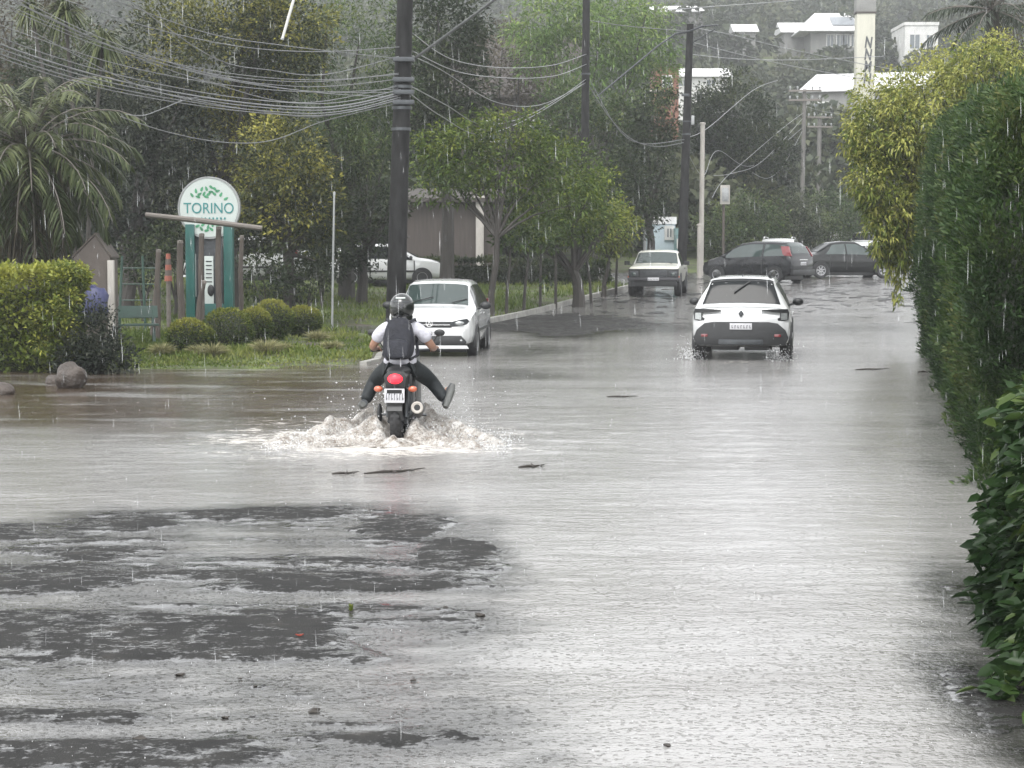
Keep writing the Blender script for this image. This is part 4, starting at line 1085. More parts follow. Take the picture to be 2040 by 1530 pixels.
# tall sign tower with upright lettering
Yt = 150; a = at(1703, 150, Yt); wd = 36 / F * Yt
b = Vector((at(1721, 200, Yt).x, Yt, float(gz(Yt)))); zt = at(1721, 28, Yt).z - b.z
r = thing('sign_tower', 'tall cream tower with black letters stacked down its side', 'sign tower', b)
MB().box((0, 0, zt / 2 - .5), (wd, wd * .8, zt + 1)).build('shaft', mat('cream_render', (.44, .43, .36), .6, .12, 1.5, stretch=(2, 2, .3)), r, bevel=.03)
MB().box((0, 0, zt + .06), (wd * 1.12, wd * .9, .12)).build('ledge', M['brown_wall'], r, bevel=.02)
MB().box((0, 0, zt + .62), (wd * 1.06, wd * .84, 1.0)).build('cap_block', M['grey_wall'], r, bevel=.03)
for k, ch in enumerate('NNMN'):
    z = at(1721, 87 + 24 * k, Yt).z - b.z
    letters('letter', ch, 1.12, (.2 - .02 * k, -wd * .4 - .01, z), (math.pi / 2, .12, 0), M['letter_black'], r, .02, .62, .035)

# ---------------------------------------------------------------- round sign and its surroundings
Ys = 44.5; b = g(420, Ys, .05); c = at(420, 414, Ys); R = 59.5 / F * Ys; zc = c.z - b.z
r = thing('round_sign', 'round white TORINO sign with leaf wreath on a teal column', 'sign', b, 0)
MB().lathe([(0, -.09), (R - .02, -.09), (R, -.07), (R, .07), (R - .02, .09), (0, .09)], (0, 0, zc), 'y', 48).build('disc', M['sign_white'], r)
MB().lathe([(R - .01, -.1), (R + .025, -.1), (R + .025, .1), (R - .01, .1)], (0, 0, zc), 'y', 48).build('rim', M['metal_grey'], r)
letters('lettering', 'TORINO', .335, (.0, -.096, zc - .02), UPR, M['sign_teal'], r, .004, .86)
for k in range(7):
    MB().box((-.16 + .085 * k, -.096, zc - .235), (.035, .012, .045), rot=Matrix.Rotation(.4 * (-1) ** k, 3, 'Y')).build('small_letter', M['sign_teal'], r, smooth=False)
def leafpoly(mb, x, z, a, L, W):
    q = []
    for k in range(10):
        t = 2 * math.pi * k / 10; u = .5 * math.cos(t) * L; v = .5 * math.sin(t) * W * (1 - .3 * math.cos(t))
        q.append((x + u * math.cos(a) - v * math.sin(a), z + u * math.sin(a) + v * math.cos(a)))
    mb.prism(q, -.1, -.092)
mb = MB()
for x, z, a in ((-.37, .28, 2.2), (-.28, .37, 1.7), (-.2, .3, .6), (-.15, .41, 1.2), (-.05, .42, 1.9), (.06, .45, -.7), (.14, .41, -.8), (.2, .37, .3), (.05, .35, .1), (-.1, .31, 1.1), (-.05, .24, -.3), (.27, .29, 1.1), (.38, .2, .5), (-.0, .3, .6), (.12, .31, 2.4), (-.24, .24, 2.8)):
    leafpoly(mb, x, zc + z, a, .11, .055)
mb.build('leaf_wreath', M['sign_leaf'], r, smooth=False)
mb = MB()
for x, z, a in ((-.25, -.4, .5), (-.13, -.37, .7), (-.02, -.42, 1.3), (.08, -.37, 1.6), (.2, -.4, .6), (-.17, -.46, 2.2), (-.05, -.5, .2), (.05, -.47, 2.4)):
    leafpoly(mb, x, zc + z, a, .11, .055)
mb.build('leaf_wreath', M['sign_leaf'], r, smooth=False)
hc = zc - R * .55
for s, nm in ((-1, 'side_panel'), (1, 'side_panel')):
    MB().box((s * .42, .0, hc / 2), (.2, .3, hc)).build(nm, M['teal_paint'], r, bevel=.015)
MB().box((0, .02, .35), (.62, .22, .75)).build('base_panel', M['teal_paint'], r, bevel=.02)
MB().box((-.02, .05, hc / 2 + .3), (.60, .12, hc - .7)).build('back_board', M['metal_dark'], r, bevel=.01)
MB().box((-.02, -.03, 1.2), (.2, .04, 1.15)).build('price_strip', M['sign_white'], r, bevel=.005)
for k in range(6):
    MB().box((-.02, -.055, 1.66 - .09 * k), (.13, .008, .022)).build('text_line', M['metal_dark'], r, smooth=False)
MB().ell((.02, -.06, 1.02), (.075, .03, .13), 12, 8).build('dark_emblem', M['black_plastic'], r)
MB().box((-.32, -.03, 1.35), (.03, .05, .95)).build('white_edge', M['sign_white'], r, smooth=False)

GW = 'weathered wooden posts by the sign'
def wpost(px, y0, Y, r0, lean, lab):
    b = g(px, Y, .05); t = at(px + lean, y0, Y) - b
    o = thing('wooden_post', lab, 'wooden post', b, 0, GW)
    MB().tube([(0, 0, -.2), t * .3 + Vector((.02, 0, 0)), t * .65 - Vector((.015, 0, 0)), t], [r0 * 1.15, r0, r0 * .95, r0 * .9], 9).build('shaft', M['wood_old'], o)
    MB().lathe([(0, .02), (r0 * .8, .01), (r0 * .9, 0), (r0 * .95, -.05)], t, 'z', 9).build('cut_top', M['wood_grey'], o)
wpost(400, 466, 42.5, .062, 2, 'wooden post standing before the left half of the round sign column')
wpost(434, 452, 42.5, .065, 2, 'wooden post standing before the right half of the round sign column')
wpost(361, 480, 42.8, .075, -2, 'thick wooden post just left of the teal sign column')
wpost(312, 498, 42, .06, 4, 'grey wooden post between the white hut post and the orange banded marker')
wpost(386, 560, 41.6, .06, 20, 'short leaning wooden post at the foot of the sign')
wpost(478, 470, 46, .055, 4, 'wooden post right of the teal sign column')
wpost(300, 560, 43, .05, 14, 'thin leaning post at the frame of the play area')
b = at(290, 428, 42.3); e = at(522, 455, 42.3)
o = MB().tube([b, b.lerp(e, .5) + Vector((0, 0, .012)), e], [.055, .062, .055], 9).build('wooden_beam', M['wood_grey'])
tag(o, 'long grey wooden beam lying across the posts in front of the round sign', 'beam')
# post caps joining the beam
for px, y0 in ((403, 466), (436, 452)):
    pass
# orange banded marker
b = g(337, 43.2, .05); r = thing('marker_post', 'slim marker with orange bands left of the sign', 'marker post', b)
z0 = at(337, 560, 43.2).z - b.z; z1 = at(337, 505, 43.2).z - b.z
MB().tube([(0, 0, -.1), (0, 0, z0)], .05, 9).build('stake', M['wood_grey'], r)
for k in range(5):
    a = z0 + (z1 - z0) * k / 5; MB().tube([(0, 0, a), (0, 0, a + (z1 - z0) / 5 - .004)], [.085 - .008 * k, .08 - .008 * k], 10).build('band', M['orange_mark' if k % 2 == 0 else 'hut_wall'], r)
# hut with gabled wall and white corner post
Yh = 37.5; b = g(195, Yh, .05); k = Yh / F
zt = at(195, 470, Yh).z - b.z; ze = at(222, 512, Yh).z - b.z; xr_ = (222 - 195) * k; xl = -(195 - 150) * k
r = thing('garden_hut', 'small taupe hut with pitched end wall and pale corner post', 'hut', b)
MB().prism([(xl, -.1), (xr_, -.1), (xr_, ze), (-.02, zt), (xl, ze)], 0, .7).build('wall', M['hut_wall'], r, smooth=False)
mb = MB(); mb.prism([(xl - .03, ze - .02), (-.02, zt + .02), (xr_ + .03, ze - .02), (xr_ + .03, ze + .02), (-.02, zt + .06), (xl - .03, ze + .02)], -.02, .72); mb.build('roof', M['wood_old'], r, smooth=False)
MB().box((xr_ + .03, -.07, ze / 2 - .04), (.12, .12, ze - .04)).build('corner_post', M['pole_pale'], r, bevel=.01)
r = MB().ell((0, 0, 0), (.24, .16, .4), 14, 10)
o = r.build('tarpaulin', M['blue_tarp'], loc=at(187, 605, 36.9)); tag(o, 'crumpled blue tarpaulin draped against the hut wall', 'tarpaulin')
for v in o.data.vertices: v.co *= 1 + .8 * (vn(v.co.x * 7 + 3, v.co.z * 6 + v.co.y * 5, 3) - .5)
# swing frame / play structure left of the sign
b = g(268, 44.5, .05); r = thing('play_frame', 'thin green climbing frame behind the hut post', 'climbing frame', b)
k = 44.5 / F; h_ = at(268, 510, 44.5).z - b.z
gp = mat('green_frame_paint', (.025, .06, .045), .5, .3, 6)
for x, dx in ((-.35, .1), (.25, -.05), (.55, .02)):
    MB().tube([(x, 0, -.1), (x + dx, 0, h_)], .03, 8).build('upright', gp, r)
for z in (.25, .45, .65, .85): MB().tube([(-.33 + z * .05, 0, h_ * z), (.53, 0, h_ * z)], .014, 6).build('rung', gp, r)
b = g(252, 40.5, .05); r = thing('garden_bench', 'dark green slatted bench standing on the grass by the hut', 'bench', b, .25)
for s in (-.55, .55):
    MB().tube([(s, -.22, -.02), (s, .02, .4), (s, .2, .42), (s, .34, .8)], .028, 7).build('leg', gp, r)
    MB().tube([(s, .3, -.02), (s, .02, .4)], .026, 7).build('leg', gp, r)
MB().box((0, .0, .43), (1.3, .42, .035)).build('seat', gp, r, bevel=.008)
MB().box((0, .29, .68), (1.3, .035, .26), rot=Matrix.Rotation(-.38, 3, 'X')).build('backrest', gp, r, bevel=.008)
# boulders
GST = 'boulders at the flooded corner'
def boulder(label, px, py, rx, ry, Y):
    c = at(px, py, Y); k = Y / F
    mb = MB().ell((0, 0, 0), (rx * k, rx * k * .9, ry * k), 26, 18)
    o = mb.build('boulder', M['stone'], ang=180, loc=c)
    for v in o.data.vertices: v.co *= 1 + .45 * (vn(v.co.x * 7 + 5 + px, v.co.z * 7 + v.co.y * 6, 13) - .5) + .1 * (vn(v.co.x * 20, v.co.z * 20 + v.co.y * 17, 14) - .5)
    tag(o, label, 'boulder', GST)
boulder('round brown boulder standing in the flood before the hedge', 142, 750, 31, 30, 29.6)
boulder('low flat boulder cut by the left edge of the flood', -2, 782, 30, 20, 28.3)
boulder('low dark boulder behind the round brown one', 108, 760, 16, 14, 30.4)

# debris on the water
GD = 'wet scraps afloat on the road'
def bits(label, px, py, sz, kind):
    Y = 8640 / (py - 481.0); b = Vector(at(px, py, Y)); b.z = float(water_z(np.array([b.x]), np.array([Y]))[0]) + .004
    mb = MB()
    if kind == 'leaf':
        q = []
        for k in range(12):
            t = 2 * math.pi * k / 12; q.append((math.cos(t) * sz * (1 + .2 * math.sin(3 * t + px)), math.sin(t) * sz * .55, .012 + .25 * sz * math.cos(t) ** 2))
        mb.add(q + [(x, y, z + .006) for x, y, z in q], [tuple(range(12)), tuple(range(23, 11, -1))] + [(i, (i + 1) % 12, 12 + (i + 1) % 12, 12 + i) for i in range(12)])
    elif kind == 'stone':
        mb.ell((0, 0, .002), (sz * .85, sz * .7, sz * .3), 14, 9)
        mb.v = [tuple(np.array(v) * (1 + .9 * (vn(v[0] / sz * 1.6 + px, v[1] / sz * 1.6 + v[2] / sz * 2, 3) - .5))) for v in mb.v]
    else:
        pts = [(-sz, 0, .01), (-sz * .4, .05 * sz, .014), (sz * .1, -.04 * sz, .01), (sz, .06, .012)]
        sz *= .8
        mb.tube(pts, [.008, .014, .012, .004], 6)
        mb.tube([pts[1], (-.2 * sz, .12, .02)], [.008, .003], 5); mb.tube([pts[2], (.45 * sz, .15, .022)], [.009, .003], 5)
        for k in range(4): mb.ell((sz * (-.5 + .35 * k), .03 * (-1) ** k, .012), (sz * .07, .03, .008), 8, 5)
    o = mb.build({'leaf': 'fallen_leaf', 'stone': 'pebble', 'twig': 'twig'}[kind], M['debris'], loc=b, rz=(px % 7) * .1)
    tag(o, label, {'leaf': 'leaf', 'stone': 'pebble', 'twig': 'twig'}[kind], GD)
    return o
for px, py, sz, kd, lab in ((360, 1357, .032, 'stone', 'dark scrap on the wet asphalt at lower left, left of two tiny specks'), (625, 1430, .036, 'stone', 'largest dark scrap near the bottom centre of the road'), (450, 1443, .02, 'stone', 'dark scrap beside the lowest dark asphalt streak'), (955, 1233, .036, 'stone', 'dark scrap right of a close pair on the open water'),
        (888, 1217, .022, 'stone', 'upper scrap of the close pair on the open water'), (873, 1221, .018, 'stone', 'lower scrap of the close pair on the open water'), (280, 1486, .034, 'stone', 'dark scrap at the bottom left corner of the road'), (1330, 1500, .02, 'stone', 'lone small scrap at the bottom right of centre'),
        (478, 1364, .012, 'stone', 'tiny speck on the lower left asphalt'), (508, 1378, .012, 'stone', 'tiny speck just right of another on lower left asphalt'), (824, 1368, .016, 'stone', 'tiny dark scrap mid bottom, right of the dark streaks'), (740, 1140, .03, 'leaf', 'dark leaf on the ridge of wet asphalt'),
        (790, 943, .35, 'twig', 'long twig shape standing in for dark wavelets below the motorcycle wake'), (1062, 932, .16, 'twig', 'short floating twig right of the long twig shape'), (1240, 792, .22, 'twig', 'twig floating behind the white crossover, left of it'), (1740, 737, .36, 'twig', 'leafy twig floating near the hedge on the right'),  # the long one is added in place of dark wavelets
        (1846, 742, .2, 'twig', 'forked twig washed against the hedge foot'), (690, 948, .14, 'twig', 'small twig shape standing in for dark wavelets left of the long one')):  # the small one is likewise added for dark wavelets
    bits(lab, px, py, sz, kd)
o = bits('small red leaf on the dark wet asphalt at lower left', 597, 1279, .022, 'leaf'); o.data.materials[0] = M['red_leaf']
# weed sprouting from a crack
b = at(700, 1225, 8640 / (1225 - 481.0)); b.z = -.02; n = 26
an = rng.uniform(0, 6.28, n); V, Fc, T = leaves(np.stack([np.zeros(n), np.zeros(n), rng.uniform(.01, .05, n)], 1), np.stack([np.cos(an) * .5, np.sin(an) * .5, np.ones(n)], 1), rng.uniform(.02, .05, n), .010, rng.uniform(.2, .8, n), .1)
o = npmesh('weed', V, Fc, M['lf_yellow'], None, T); o.location = b
tag(o, 'tiny yellow green weed sprouting from the wet asphalt', 'weed')
# ================================================================ vehicles (local frame: +Y forward, origin on the ground)
def ring(st):
    y, zb, zbelt, ztop, hw, hr = st[:6]
    h = zbelt - zb
    k = max(0.0, ztop - zbelt)
    edge = min(.05, k * .3)
    half = [(hw * .84, zb), (hw * .955, zb + .10 * h), (hw * .99, zb + .35 * h), (hw, zb + .68 * h), (hw * .975, zbelt),
            (hw * .975 + (hr - hw * .975) * .5 + .012, zbelt + (k - edge) * .52), (hr, zbelt + k - edge), (hr * .9, zbelt + k - edge * .3), (hr * .5, ztop + .006), (0, ztop + .012)]
    full = [(x, z) for x, z in half] + [(-x, z) for x, z in reversed(half[:-1])]
    return [(x, y, z) for x, z in full]

def dense(stations, n=4):
    out = []
    for a, b in zip(stations[:-1], stations[1:]):
        for k in range(n):
            t = k / n; out.append([p + (q - p) * t for p, q in zip(a, b)])
    out.append(list(stations[-1])); return out

class Body:
    def __init__(s, stations):
        s.st = stations
        s.rings = np.array([ring(st) for st in stations])       # (S, 19, 3)
    def P(s, i, j):
        i = min(max(i, 0), len(s.st) - 1); a = int(min(i, len(s.st) - 2)); t = i - a
        b = int(min(j, 17)); u = j - b
        R = s.rings
        return ((R[a, b] * (1 - u) + R[a, b + 1] * u) * (1 - t) + (R[a + 1, b] * (1 - u) + R[a + 1, b + 1] * u) * t)
    def patch(s, i0, i1, j0, j1, off=.006, n=8, m=6, skew=(0, 0)):
        """grid over stations i0..i1 and ring positions j0..j1, pushed outwards"""
        vs = []; fs = []
        for a in range(n + 1):
            for b in range(m + 1):
                v = b / m
                ii0 = i0 + skew[0] * v; ii1 = i1 + skew[1] * v
                i = ii0 + (ii1 - ii0) * a / n; j = j0 + (j1 - j0) * v
                p = s.P(i, j); e = .02
                di = s.P(i + e, j) - s.P(i - e, j); dj = s.P(i, min(j + e, 18)) - s.P(i, max(j - e, 0))
                nr = np.cross(dj, di); L = np.linalg.norm(nr); nr = nr / L if L > 1e-9 else np.array([0, 0, 1.0])
                cen = np.array([0, p[1], .6])
                if nr @ (p - cen) < 0: nr = -nr
                vs.append(p + nr * off)
        for a in range(n):
            for b in range(m):
                q = a * (m + 1) + b; fs.append((q, q + 1, q + m + 2, q + m + 1))
        return vs, fs
    def mesh(s):
        mb = MB(); d = dense(s.st, 4); R = [ring(x) for x in d]; n = 19
        vs = [p for r in R for p in r]; fs = []
        for i in range(len(R) - 1):
            for j in range(n):
                fs.append((i * n + j, i * n + (j + 1) % n, (i + 1) * n + (j + 1) % n, (i + 1) * n + j))
        mb.add(vs, fs)
        for r, dy in ((R[0], -.035), (R[-1], .035)):
            c = np.mean(np.array(r), 0); q = []
            for f, e in ((1, 0), (.965, dy * .6), (.9, dy)):
                q.append([(c[0] + (p[0] - c[0]) * f, p[1] + e, c[2] + (p[2] - c[2]) * f) for p in r])
            v2 = [p for k in q for p in k]; f2 = []
            for i in range(2):
                for j in range(n): f2.append((i * n + j, i * n + (j + 1) % n, (i + 1) * n + (j + 1) % n, (i + 1) * n + j))
            f2.append(tuple(2 * n + j for j in range(n)))
            mb.add(v2, f2)
        return mb

def wheel(parent, x, y, r, w, rimm, spokes=5):
    s = 1 if x > 0 else -1
    prof = [(r * .62, -w / 2), (r * .93, -w / 2), (r * .99, -w * .36), (r, -w * .2), (r, w * .2), (r * .99, w * .36), (r * .93, w / 2), (r * .62, w / 2)]
    t = MB().lathe(prof, (0, 0, 0), 'x', 28).build('wheel', M['rubber'], parent, loc=(x, y, r))
    mb = MB().lathe([(0, s * w * .36), (r * .16, s * w * .42), (r * .2, s * w * .36)], (0, 0, 0), 'x', 16)
    mb.lathe([(r * .52, s * w * .2), (r * .56, s * w * .46), (r * .64, s * w * .5), (r * .64, s * w * .2)], (0, 0, 0), 'x', 28)
    for k in range(spokes):
        a = 2 * math.pi * k / spokes + .3
        mb.box((s * w * .36, math.cos(a) * r * .35, math.sin(a) * r * .35), (w * .12, r * .13, r * .5), rot=Matrix.Rotation(a - math.pi / 2, 3, 'X'))
    mb.lathe([(0, s * w * .12), (r * .6, s * w * .12)], (0, 0, 0), 'x', 20)
    mb.build('rim', rimm, t)
    return t

def arch(parent, x, y, r, m):
    """flared wheel arch lip"""
    s = 1 if x > 0 else -1
    mb = MB(); n = 18; vs = []; fs = []
    for k in range(n + 1):
        a = math.pi * (-.06 + 1.12 * k / n)
        for rr, xx in ((r * 1.0, x + s * .012), (r * 1.0, x - s * .04), (r * 1.2, x - s * .04), (r * 1.17, x + s * .012)):
            vs.append((xx, y + rr * math.cos(a), r * .98 + rr * math.sin(a)))
    for k in range(n):
        for j in range(4): fs.append((k * 4 + j, k * 4 + (j + 1) % 4, k * 4 + 4 + (j + 1) % 4, k * 4 + 4 + j))
    mb.add(vs, fs)
    # dark well behind the tyre
    w = [(0, y, r)]
    q = [(y + r * 1.14 * math.cos(math.pi * (-.1 + 1.2 * k / 16)), r + r * 1.14 * math.sin(math.pi * (-.1 + 1.2 * k / 16))) for k in range(17)]
    v = [(x - s * .01, a, b) for a, b in q] + [(x - s * .12, a, b) for a, b in q]
    mb.add(v, [tuple(range(17)), tuple(range(33, 16, -1))])
    return mb.build('wheel_arch', m, parent, smooth=True)

def mirror(parent, x, y, z, m, s):
    mb = MB().ell((x + s * .12, y, z), (.11, .06, .075), 14, 9)
    mb.tube([(x - s * .03, y + .02, z - .06), (x + s * .06, y + .01, z - .03)], .022, 7)
    return mb.build('wing_mirror', m, parent)

def handle(parent, x, y, z, m):
    return MB().box((x, y, z), (.03, .16, .028)).build('door_handle', m, parent, bevel=.008)

def seam(body, parent, i, j0=1.2, j1=6.2, w=.05, m=None):
    for mir in (False, True):
        a, b = (j0, j1) if not mir else (18 - j0, 18 - j1)
        v, f = body.patch(i, i + w, a, b, .003, 1, 8); MB().add(v, f).build('door_seam', m or M['black_plastic'], parent)

def side_windows(body, parent, spans, m, j0=4.15, j1=5.8):
    for i0, i1, sk in spans:
        for mir in (False, True):
            a, b = (j0, j1) if not mir else (18 - j0, 18 - j1)
            v, f = body.patch(i0, i1, a, b, .006, 8, 5, sk); MB().add(v, f).build('side_window', m, parent)

def top_patch(name, body, parent, i0, i1, jm, m, off=.007, n=8, skew=(0, 0)):
    v, f = body.patch(i0, i1, jm, 18 - jm, off, n, 14, skew)
    return MB().add(v, f).build(name, m, parent)

def plate(parent, y, z, w, h, face, x=0, rz=0):
    """face -1: rear plate"""
    o = MB().box((0, 0, 0), (w, .014, h)).build('number_plate', M['plate'], parent, bevel=.004, loc=(x, y, z), rz=rz)
    n = 7
    for k in range(n):
        mb = MB(); cx = -w * .4 + w * .8 * k / (n - 1)
        mb.box((cx, face * .009, -h * .06), (w * .03, .006, h * .5)); 
        if k % 2: mb.box((cx + w * .03, face * .009, h * .12), (w * .04, .006, h * .1))
        else: mb.box((cx + w * .03, face * .009, -h * .22), (w * .04, .006, h * .1))
        mb.build('character', M['plate_ink'], o, smooth=False)
    return o

def yawto(px, Y, heading):
    return heading
RY = -math.atan(.203)          # heading of the street seen as rotation about z

# ---- white crossover seen from behind
def crossover(loc, yaw):
    r = thing('car', 'white crossover driving away through the flood, seen from behind', 'car', loc, yaw)
    ST = [(-2.10, .42, .78, .92, .80, .70), (-2.06, .36, .90, 1.00, .865, .74), (-1.98, .33, .97, 1.07, .885, .74), (-1.74, .30, 1.00, 1.46, .89, .60), (-1.60, .28, 1.0, 1.535, .892, .575), (-1.1, .26, .99, 1.565, .895, .59),
          (-.3, .24, .98, 1.575, .895, .60), (.35, .24, .96, 1.53, .893, .60), (1.05, .26, .95, 1.06, .89, .72), (1.55, .3, .9, .97, .885, .70), (1.98, .34, .80, .86, .83, .62), (2.10, .40, .66, .70, .74, .55)]
    b = Body(ST); b.mesh().build('body', M['white_paint'], r, ang=50)
    top_patch('rear_window', b, r, 2.06, 3.72, 6.35, M['glass'])
    v, f = b.patch(3.72, 4.3, 6.15, 11.85, .02, 4, 12); MB().add(v, f).build('spoiler', M['white_paint'], r)
    v, f = b.patch(3.25, 3.72, 6.45, 11.55, .012, 4, 12); MB().add(v, f).build('window_shade_band', M['black_plastic'], r)
    top_patch('windscreen', b, r, 7.12, 7.95, 6.2, M['glass'])
    side_windows(b, r, ((3.35, 5.0, (.15, 0)), (5.08, 6.1, (0, 0)), (6.18, 7.75, (0, -.55))), M['glass'])
    for i in (5.02, 6.12): seam(b, r, i)
    # black lower bumper with angled shoulders
    MB().prism([(-.80, .34), (.80, .34), (.86, .48), (.80, .62), (.66, .74), (.5, .765), (-.5, .765), (-.66, .74), (-.80, .62), (-.86, .48)], -2.155, -2.0).build('lower_bumper', M['black_plastic'], r, bevel=.02)
    MB().box((0, -2.165, .40), (.8, .03, .09)).build('skid_plate', M['metal_dark'], r, bevel=.01)
    plate(r, -2.172, .685, .40, .115, -1, x=.0)
    v, f = b.patch(1.2, 1.32, 4.2, 13.8, .012, 1, 10); MB().add(v, f).build('tailgate_crease', M['metal_grey'], r)
    for s in (-1, 1):
        # C shaped lamp: upper blade, outer block, lower hook
        q = [(s * .36, .985), (s * .60, .995), (s * .84, 1.0), (s * .865, .93), (s * .85, .80), (s * .74, .775), (s * .665, .79), (s * .655, .83), (s * .70, .85), (s * .70, .93), (s * .56, .945)]
        o = MB().prism(q, -2.165, -2.0, lambda x, y, z: (x, y + .07 * max(0, abs(x) - .58) / .28, z)).build('tail_lamp', M['black_plastic'], r, bevel=.008)
        q = [(s * .72, .925), (s * .83, .93), (s * .835, .81), (s * .72, .80)]
        MB().prism(q, -2.175, -2.03, lambda x, y, z: (x, y + .07 * max(0, abs(x) - .58) / .28, z)).build('lens', M['lamp_clear'], o)
        MB().tube([(s * .50, -1.55, 1.575), (s * .505, -1.5, 1.625), (s * .53, -.9, 1.645), (s * .53, -.1, 1.645), (s * .535, .25, 1.60), (s * .535, .3, 1.56)], [.03, .04, .034, .034, .04, .03], 8).build('roof_rail', M['black_plastic'], r)
        mirror(r, s * .88, .75, 1.05, M['black_plastic'], s)
        MB().box((s * .905, 0, .37), (.03, 3.0, .16)).build('sill_cladding', M['black_plastic'], r, bevel=.012)
        for y in (-1.35, 1.30):
            arch(r, s * .895, y, .345, M['black_plastic']); wheel(r, s * .80, y, .345, .21, M['rim_dark'])
        for y in (.1, -.85): handle(r, s * .91, y, .88, M['white_paint'])
        MB().box((s * .66, -2.16, .52), (.12, .02, .05)).build('reflector', M['lamp_red'], r, bevel=.004)
        MB().box((s * .3, -.1, .3), (.5, 3.2, .14)).build('underbody', M['black_plastic'], r, bevel=.02)
    MB().prism([(0, .985), (.05, .915), (0, .845), (-.05, .915)], -2.16, -2.06).build('emblem', M['metal_dark'], r, bevel=.008)
    p0 = b.P(2.5, 9.4); MB().tube([Vector(p0) + Vector((.0, -.03, .02)), Vector(b.P(3.1, 8.5)) + Vector((0, -.03, .02))][::-1], .014, 6).build('rear_wiper', M['black_plastic'], r)
    p = b.P(4.3, 9); MB().prism([(-.018, 0), (.018, 0), (.006, .06), (-.006, .06)], 0, .13).build('fin_antenna', M['metal_dark'], r, loc=tuple(Vector(p)))
    return r
c = g(1463, 37.2); crossover((c.x + .34, 38.5, -.06), -math.radians(8.5))

# ---- white hatchback, seen from the front
def hatch(label, loc, yaw, paint, front=True, name='car', glassm='glass', sc=1.0):
    r = thing(name, label, 'car', loc, yaw)
    ST = [(-1.95, .42, .76, .86, .72, .60), (-1.90, .34, .86, .97, .79, .64), (-1.66, .28, .92, 1.34, .82, .56), (-1.45, .26, .92, 1.42, .83, .555), (-.9, .24, .91, 1.455, .83, .57), (-.1, .22, .90, 1.46, .83, .575), (.35, .22, .885, 1.42, .828, .575),
          (1.12, .23, .88, .985, .825, .66), (1.55, .25, .85, .925, .82, .64), (1.82, .27, .79, .84, .80, .60), (1.93, .28, .70, .745, .755, .56), (1.97, .32, .60, .63, .70, .5)]
    b = Body(ST); b.mesh().build('body', paint, r, ang=50)
    top_patch('windscreen', b, r, 6.1, 6.95, 6.25, M[glassm])
    top_patch('rear_window', b, r, 1.15, 2.4, 6.3, M['glass'])
    side_windows(b, r, ((2.4, 4.35, (.3, 0)), (4.45, 6.75, (0, -.55))), M['glass'])
    for i in (4.38, 6.75): seam(b, r, i, 1.2, 4.0 if i > 6 else 6.1)
    for s in (-1, 1):
        q = [(s * .40, .615), (s * .70, .655), (s * .745, .72), (s * .70, .765), (s * .52, .735), (s * .40, .70)]
        o = MB().prism(q, 1.86, 2.02, lambda x, y, z: (x, y - .09 * max(0, abs(x) - .5) / .25, z)).build('headlight', M['metal_dark'], r, bevel=.006)
        MB().ell((s * .56, 1.985, .685), (.10, .05, .042), 14, 9).build('lens', M['lamp_clear'], o)
        mirror(r, s * .83, .82, .98, M['black_plastic'], s)
        for y in (-1.2, 1.22):
            arch(r, s * .832, y, .30, M['black_plastic']); wheel(r, s * .745, y, .30, .18, M['rim'])
        for y in (.05,): handle(r, s * .845, y, .82, paint)
        MB().ell((s * .60, 1.985, .36), (.07, .03, .05), 12, 8).build('fog_lamp', M['lamp_clear'], r)
        MB().box((s * .838, .05, .52), (.02, 2.0, .06)).build('side_moulding', M['black_plastic'], r, bevel=.008)
        q = [(s * .58, .82), (s * .76, .84), (s * .78, 1.05), (s * .68, 1.05)]
        MB().prism(q, -2.0, -1.75, lambda x, y, z: (x, y + (.1 if z > 1 else 0), z)).build('tail_lamp', M['lamp_red'], r, bevel=.01)
    MB().prism([(-.42, .60), (.42, .60), (.42, .71), (-.42, .71)], 1.93, 2.012).build('grille', M['black_plastic'], r, bevel=.006)
    MB().box((0, 2.013, .652), (.78, .012, .012)).build('grille_bar', M['chrome'], r)
    o = MB().lathe([(.052, -.008), (.064, -.008), (.064, .008), (.052, .008)], (0, 2.02, .675), 'y', 24)
    o.box((-.018, 2.02, .675), (.012, .01, .085), rot=Matrix.Rotation(.42, 3, 'Y')); o.box((.018, 2.02, .675), (.012, .01, .085), rot=Matrix.Rotation(-.42, 3, 'Y'))
    o.build('emblem', M['chrome'], r)
    MB().prism([(-.66, .27), (.66, .27), (.70, .33), (.60, .45), (-.60, .45), (-.70, .33)], 1.9, 2.012).build('lower_intake', M['black_plastic'], r, bevel=.012)
    MB().prism([(-.74, .20), (.74, .20), (.70, .265), (-.70, .265)], 1.85, 2.02).build('chin_spoiler', paint, r, bevel=.01)
    plate(r, 2.022, .50, .38, .115, 1, x=.0)
    MB().box((0, -.1, .2), (1.3, 3.2, .18)).build('underbody', M['black_plastic'], r, bevel=.02)
    for s in (-.35, .2):
        p, q = Vector(b.P(6.93, 9 + s * 5)), Vector(b.P(6.7, 9 + s * 5 + 1.6))
        MB().tube([p + Vector((0, .02, .02)), q + Vector((0, .02, .02))], .010, 5).build('wiper', M['black_plastic'], r)
    return r
c = g(862, 38.2)
hatch('white hatchback facing the camera behind the motorcyclist', (c.x + .12, 39.6, -.05), math.pi - math.radians(4.5), M['white_paint'], glassm='glass_pale')
c = g(768, 70, .16)
hatch('white hatchback parked side on behind the utility pole, facing right', (c.x, 70, c.z - .05), -math.pi / 2 + .12, M['white_paint'])
c = g(492, 62, .3)
hatch('white car half hidden by posts right of the round sign', (c.x, 63, c.z + .25), math.pi / 2 - .3, M['white_paint'])

